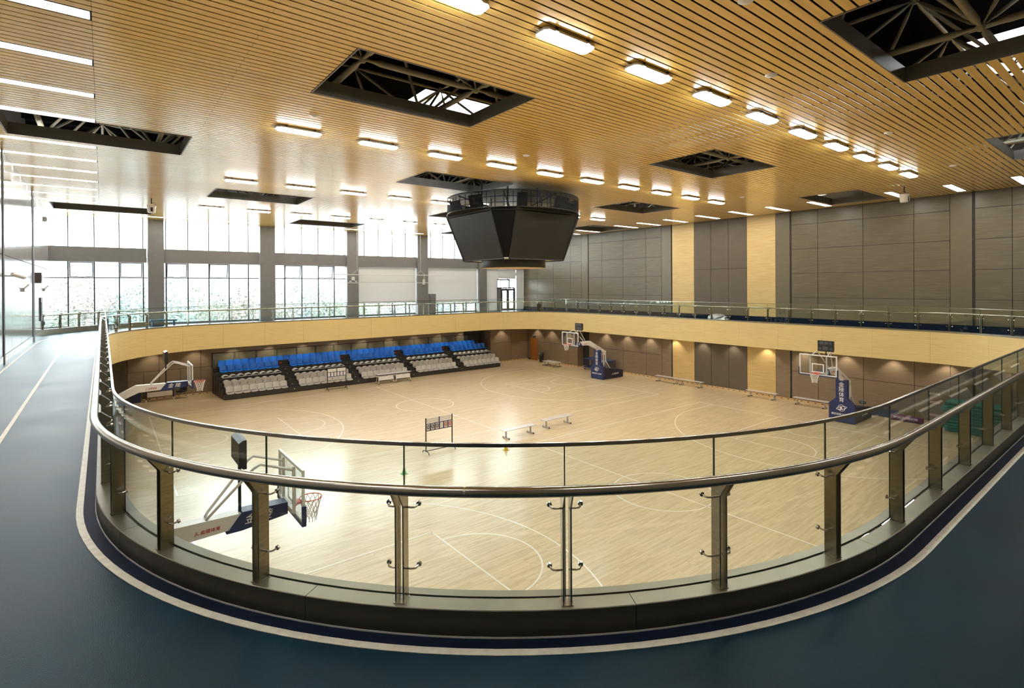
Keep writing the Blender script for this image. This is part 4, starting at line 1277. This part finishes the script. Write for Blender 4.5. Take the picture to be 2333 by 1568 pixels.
# blue ball cart
t = thing('ball_cart', 'blue netted ball cart behind the far right basketball stand', 'cart', (34.5, 32.3, 0))
for sx in (-1, 1):
    for sy in (-1, 1):
        MB().tube([(sx * .5, sy * 1.4, .1), (sx * .5, sy * 1.4, .98)], .03, 8).build('corner_post', 'cartblue', t)
        MB().tube([(sx * .5 - .02, sy * 1.3, .06), (sx * .5 + .02, sy * 1.3, .06)], .06, 10).build('castor', 'rubber', t)
for z in (.25, .98):
    for (a, b) in (((-.5, -1.4), (.5, -1.4)), ((.5, -1.4), (.5, 1.4)), ((.5, 1.4), (-.5, 1.4)), ((-.5, 1.4), (-.5, -1.4))):
        MB().tube([(*a, z), (*b, z)], .03, 8).build('rail', 'cartblue', t)
for i in range(1, 20):
    y = -1.4 + 2.8 * i / 20
    for sx in (-1, 1): MB().tube([(sx * .5, y, .25), (sx * .5, y, .98)], .008, 5).build('bar', 'cartblue', t)
for i in range(1, 7):
    x = -.5 + i / 7
    for sy in (-1, 1): MB().tube([(x, sy * 1.4, .25), (x, sy * 1.4, .98)], .008, 5).build('bar', 'cartblue', t)
MB().box(-.5, .5, -1.4, 1.4, .2, .24).build('tray', 'cartblue', t); MB().box(-.52, .52, -1.42, 1.42, .98, 1.0).build('cover', 'cartblue', t)
# gym mats
for i in range(10):
    z0 = .15 * i
    dx, dy = rnd.uniform(-.07, .07), rnd.uniform(-.1, .1)
    pos = 'bottom' if i == 0 else ('topmost' if i == 9 else '%s from the bottom' % ORD[i])
    m = MB(); c = .03
    m.prism([(-.62 + c, .004), (.62 - c, .004), (.62, c), (.62, .142 - c), (.62 - c, .142), (-.62 + c, .142), (-.62, .142 - c), (-.62, c)], -1.25, 1.25, 'y')
    o = m.build('gym_mat', 'green' if i % 3 else 'green'); o.location = (34.42 + dx, 6.5 + dy, z0); o.rotation_euler = (0, 0, rnd.uniform(-.02, .02))
    tag(o, 'green vinyl gym mat in the stack by the right wall, %s' % pos, 'gym mat', 'stacked green gym mats')
    MB().box(-.623, -.6, -1.1, 1.1, .05, .08).build('seam', 'black', o)
# banner roll and board
t = thing('banner_roll', 'purple lettered banner roll lying by the right wall', 'banner', (34.45, 9.5, 0))
MB().tube([(0, -.75, .16), (0, .75, .16)], .15, 18).build('roll', 'purple', t, True)
inst('lettering', text_mesh('SPORTS CENTRE', .15, 'letter', .003, 0, .003), t, (-.155, 0, .2), (PI / 2, 0, -PI / 2))
MB().box(-.25, -.05, .1, .18, 0, .05).build('stand_foot', 'greymetal', t)
t = thing('advert_board', 'dark navy board leaning against the right wall left of the purple roll', 'board', (34.85, 10.7, 0))
MB().hexa([(-.2, -.7, 0), (-.16, -.7, 0), (-.16, .7, 0), (-.2, .7, 0), (.1, -.7, .42), (.14, -.7, .42), (.14, .7, .42), (.1, .7, .42)]).build('panel', 'navydark', t); MB().box(-.25, .1, -.72, -.68, 0, .03).build('foot', 'black', t)
# signs
for z, lab, tx in ((1.6, 'upper', '安全出入口'), (1.14, 'middle', '小心碰撞请勿'), (.45, 'lowest', '请勿攀爬护栏')):
    t = thing('wall_sign', 'cream lettered sign plate on the right wall, the %s of three' % lab, 'sign', (XR - .035, 8.42, z), 0, 'cream sign plates')
    MB().box(-.006, 0, -.24, .24, -.055, .055).build('plate', 'paper', t)
    inst('lettering', text_mesh(tx, .07, 'redletter', .001), t, (-.008, 0, 0), (PI / 2, 0, -PI / 2))
def exit_sign(x, y, z, rz, label):
    t = thing('exit_sign', label, 'sign', (x, y, z), rz)
    MB().box(-.02, .02, -.18, .18, -.07, .07).build('case', 'signgreen', t)
    inst('symbol', text_mesh('← 🏃 →' if False else '← 出 →', .09, 'letter', .001), t, (-.023, 0, 0), (PI / 2, 0, -PI / 2))
exit_sign(XR - .05, 11.87, .55, 0, 'small green exit sign low on the right wall behind the stand')
exit_sign(34.37, 41.15, 2.42, 0, 'small green exit sign above the orange door')
# marker cones
for x, y, mat, lab in ((14.48, 19.4, 'cone_y', 'small yellow marker cone on the floor beside the bench'), (9.47, 19.55, 'cone_g', 'small green marker cone on the floor before the flip board')):
    t = thing('marker_cone', lab, 'cone', (x, y, 0))
    MB().box(-.12, .12, -.12, .12, 0, .015).build('base', mat, t); MB().lathe([(.09, .015), (.03, .28), (.001, .285)], n=16).build('cone', mat, t, True)
# plastic-wrapped bundle on the far track
t = thing('wrapped_bundle', 'crumpled silver plastic wrapped bundle on the far track behind the glass', 'bundle', (34.3, 20.7, ZT))
rr = random.Random(3)
m = MB(); nu, nv = 18, 7
for j in range(nv + 1):
    for i in range(nu):
        a = 2 * PI * i / nu; f = j / nv
        k = (1 - f ** 2) ** .5 if f < 1 else 0.02
        k *= 1 + rr.uniform(-.12, .12)
        m.v.append((.42 * k * math.cos(a), .8 * k * math.sin(a), .5 * f + rr.uniform(-.03, .03) * (0 < j < nv)))
for j in range(nv):
    for i in range(nu):
        l = (i + 1) % nu; m.f.append((j * nu + i, j * nu + l, (j + 1) * nu + l, (j + 1) * nu + i))
m.build('wrap', 'silver', t); MB().tube([(.3 * math.cos(k * .9), .55 * math.sin(k * .9), .12 + .05 * k) for k in range(8)], .012, 5).build('tie', 'white', t)
# blue bench by the window column
t = thing('window_bench', 'low teal blue bench on the track beside the first window column', 'bench', (3.2, 42.9, ZT))
MB().box(-.75, .75, -.25, .25, .3, .42).build('seat', 'benchblue', t)
for sx in (-1, 1): MB().box(sx * .6 - .05, sx * .6 + .05, -.22, .22, 0, .3).build('leg', 'benchblue', t)
# things on columns and left wall
t = thing('emergency_light', 'white twin head emergency light on the third window column', 'light', (16.5, 43.5, 8.1))
MB().box(-.13, .13, -.1, 0, .0, .3).build('case', 'white', t)
for sx in (-1, 1): MB().tube([(sx * .06, -.06, 0), (sx * .2, -.06, -.08)], .015, 6).build('bracket', 'white', t); MB().lathe([(.001, 0), (.07, .0), (.09, .1), (.001, .1)], n=14).build('lamp_head', 'white', t, True, (sx * .24, -.08, -.16))
t = thing('wall_speaker', 'white box speaker on the fourth window column', 'speaker', (23.1, 43.5, 7.95))
MB().box(-.1, .1, -.14, 0, -.24, .24).build('case', 'white', t); MB().box(-.08, .08, -.15, -.14, -.2, .2).build('grille', 'offwhite', t)
t = thing('electric_cabinet', 'grey tall cabinet standing beside the fourth window column', 'cabinet', (23.95, 43.4, ZT))
MB().box(-.28, .28, -.2, .2, 0.05, 1.85).build('body', 'column', t); MB().box(-.26, .26, -.215, -.2, .1, 1.8).build('door', 'column', t); MB().box(.18, .21, -.235, -.215, .9, 1.05).build('handle', 'black', t); MB().box(-.26, .26, -.18, .18, 0, .05).build('plinth', 'black', t)
t = thing('hanging_batten', 'white twin tube batten hanging on cables before the windows', 'batten', (19.4, 42.5, 0))
MB().tube([(-5.2, 0, 8.55), (5.2, 0, 8.55)], .03, 8).build('upper_tube', 'white', t); MB().tube([(-4.2, 0, 7.88), (4.2, 0, 7.88)], .022, 8).build('lower_tube', 'white', t)
for x in (-2.9, 2.9):
    MB().tube([(x, 0, 8.95), (x, 0, ZC)], .008, 5).build('cable', 'white', t)
    for sx in (-1, 1): MB().tube([(x, 0, 8.95), (x + sx * .45, 0, 8.56)], .012, 5).build('sling', 'white', t)
    MB().tube([(x + .35, 0, 8.55), (x + .35, 0, 7.88)], .02, 6).build('drop_rod', 'white', t)
def bullet(y, z, label):
    t = thing('bullet_camera', label, 'camera', (XL + .03, y, z))
    MB().tube([(0, 0, 0), (.2, -.0, .0)], .025, 8).build('arm', 'greymetal', t)
    MB().tube([(.15, -.1, .06), (.42, .25, -.06)], .06, 10).build('body', 'offwhite', t); MB().tube([(.42, .25, -.06), (.43, .27, -.065)], .045, 10).build('lens', 'black', t)
bullet(25.4, 8.0, 'bullet camera on an arm on the left wall')
def wallbox(name, y, z, dy, dz, dx, mat, label, cat):
    t = thing(name, label, cat, (XL + .03, y, z))
    MB().box(0, dx, -dy, dy, -dz, dz).build('case', mat, t); MB().box(dx, dx + .015, -dy * .6, dy * .6, -dz * .6, dz * .6).build('face', 'greymetal' if mat != 'black' else 'blackmetal', t)
wallbox('junction_box', 25.17, 11.4, .18, .12, .16, 'offwhite', 'small pale box high on the left wall near the picture edge', 'box')
wallbox('junction_box', 40.4, 11.5, .2, .13, .14, 'greymetal', 'small grey box high on the left wall near the windows', 'box')
wallbox('control_box', 35.65, 8.08, .3, .26, .22, 'tierside', 'brown control box beside the dark post on the left wall', 'box')
wallbox('display_panel', 38.0, 6.45, .5, .62, .05, 'black', 'tall dark panel on the left wall before the windows', 'panel')
wallbox('switch_plate', 39.6, 5.6, .1, .12, .05, 'black', 'small black switch low on the left wall by the corner railing', 'switch')
def spot_(y, z, label):
    t = thing('wall_lamp', label, 'lamp', (XL + .03, y, z), 0, 'small wall lamps')
    MB().box(0, .08, -.07, .07, -.1, .06).build('base', 'greymetal', t); MB().tube([(.06, 0, .03), (.2, .1, .2)], .03, 8).build('head', 'greymetal', t)
spot_(29.86, 7.52, 'small angled lamp on the left wall between the two dark posts')
spot_(39.7, 7.5, 'small angled lamp on the left wall beyond the brown box')
# roller blinds
for (a, b, z0, z1, lab) in ((17.02, 22.5, 6.1, 9.26, 'white roller blind half down in the fourth window bay'), (23.65, 29.25, 6.0, 9.26, 'white roller blind half down in the fifth window bay'),
                            (30.25, 31.7, 5.1, 9.26, 'white blind left of the glass double door'), (34.2, 35.15, 5.1, 9.26, 'white blind right of the glass double door'), (31.75, 34.15, 8.3, 9.26, 'short white blind above the glass double door')):
    t = thing('roller_blind', lab, 'blind', ((a + b) / 2, 43.86, z0))
    hw = (b - a) / 2
    MB().box(-hw, hw, -.002, .002, 0, z1 - z0).build('fabric', 'blind', t); MB().tube([(-hw, 0, 0), (hw, 0, 0)], .015, 8).build('bottom_bar', 'white', t)

# ------------------------------------------------------------------ outside the windows
def tree(x, y, h, r, mat, seed, label):
    q = random.Random(seed)
    t = thing('tree', label, 'tree', (x, y, -.3), 0, 'trees outside the windows')
    MB().tube([(0, 0, 0), (.1, 0, h * .35), (0, .1, h * .7)], [.28, .2, .08], 8).build('trunk', 'bark', t)
    m = MB()
    for i in range(6000):
        while True:
            a = Vector((q.uniform(-1, 1), q.uniform(-1, 1), q.uniform(-1, 1)))
            if .35 < a.length < 1: break
        lump = 1 + .18 * math.sin(a.x * 6 + seed) * math.cos(a.z * 5 + seed * 2)
        c = Vector((a.x * r * lump, a.y * r * lump, h * .55 + a.z * h * .45 * lump))
        u = Vector((q.uniform(-1, 1), q.uniform(-1, 1), q.uniform(-1, 1))).normalized()
        v = u.orthogonal().normalized(); sz = q.uniform(.09, .21)
        m.poly([c - u * sz, c + v * sz * .55, c + u * sz, c - v * sz * .55])
    m.build('crown', mat, t)
TL = [('pale green tree', 'leaf1'), ('tan tinged tree', 'leaf2'), ('blue green tree', 'leaf3')]
BY_ = ['behind the left end of the first window bay', 'behind the middle of the first window bay', 'behind the first window column', 'behind the left half of the second window bay', 'behind the right half of the second window bay',
       'behind the second window column', 'behind the left half of the third window bay', 'behind the right half of the third window bay', 'behind the third window column', 'behind the half drawn blind of the fourth bay',
       'behind the fourth window column', 'behind the glass door']
for i in range(12):
    a, mt = TL[i % 3]
    tree(-5.5 + 4.6 * i + rnd.uniform(-.6, .6), 58 + (i % 2) * 5 + rnd.uniform(-1, 1), 8.6 + rnd.uniform(-.6, 1.2), 3.4 + rnd.uniform(0, .7), mt, 11 + i, a + ' ' + BY_[i])
bd = thing('far_building', 'long pale building with rows of windows beyond the trees', 'building', (12, 110, -.3))
MB().box(-30, 30, 0, 12, 0, 13).build('wall', 'concrete', bd)
wm = MB().box(-.9, .9, -.08, 0, -.7, .7).mesh('window', 'bwin')
for k in range(4):
    for i in range(19): inst('window', wm, bd, (-28 + 3.1 * i, 0, 2.2 + 3 * k))
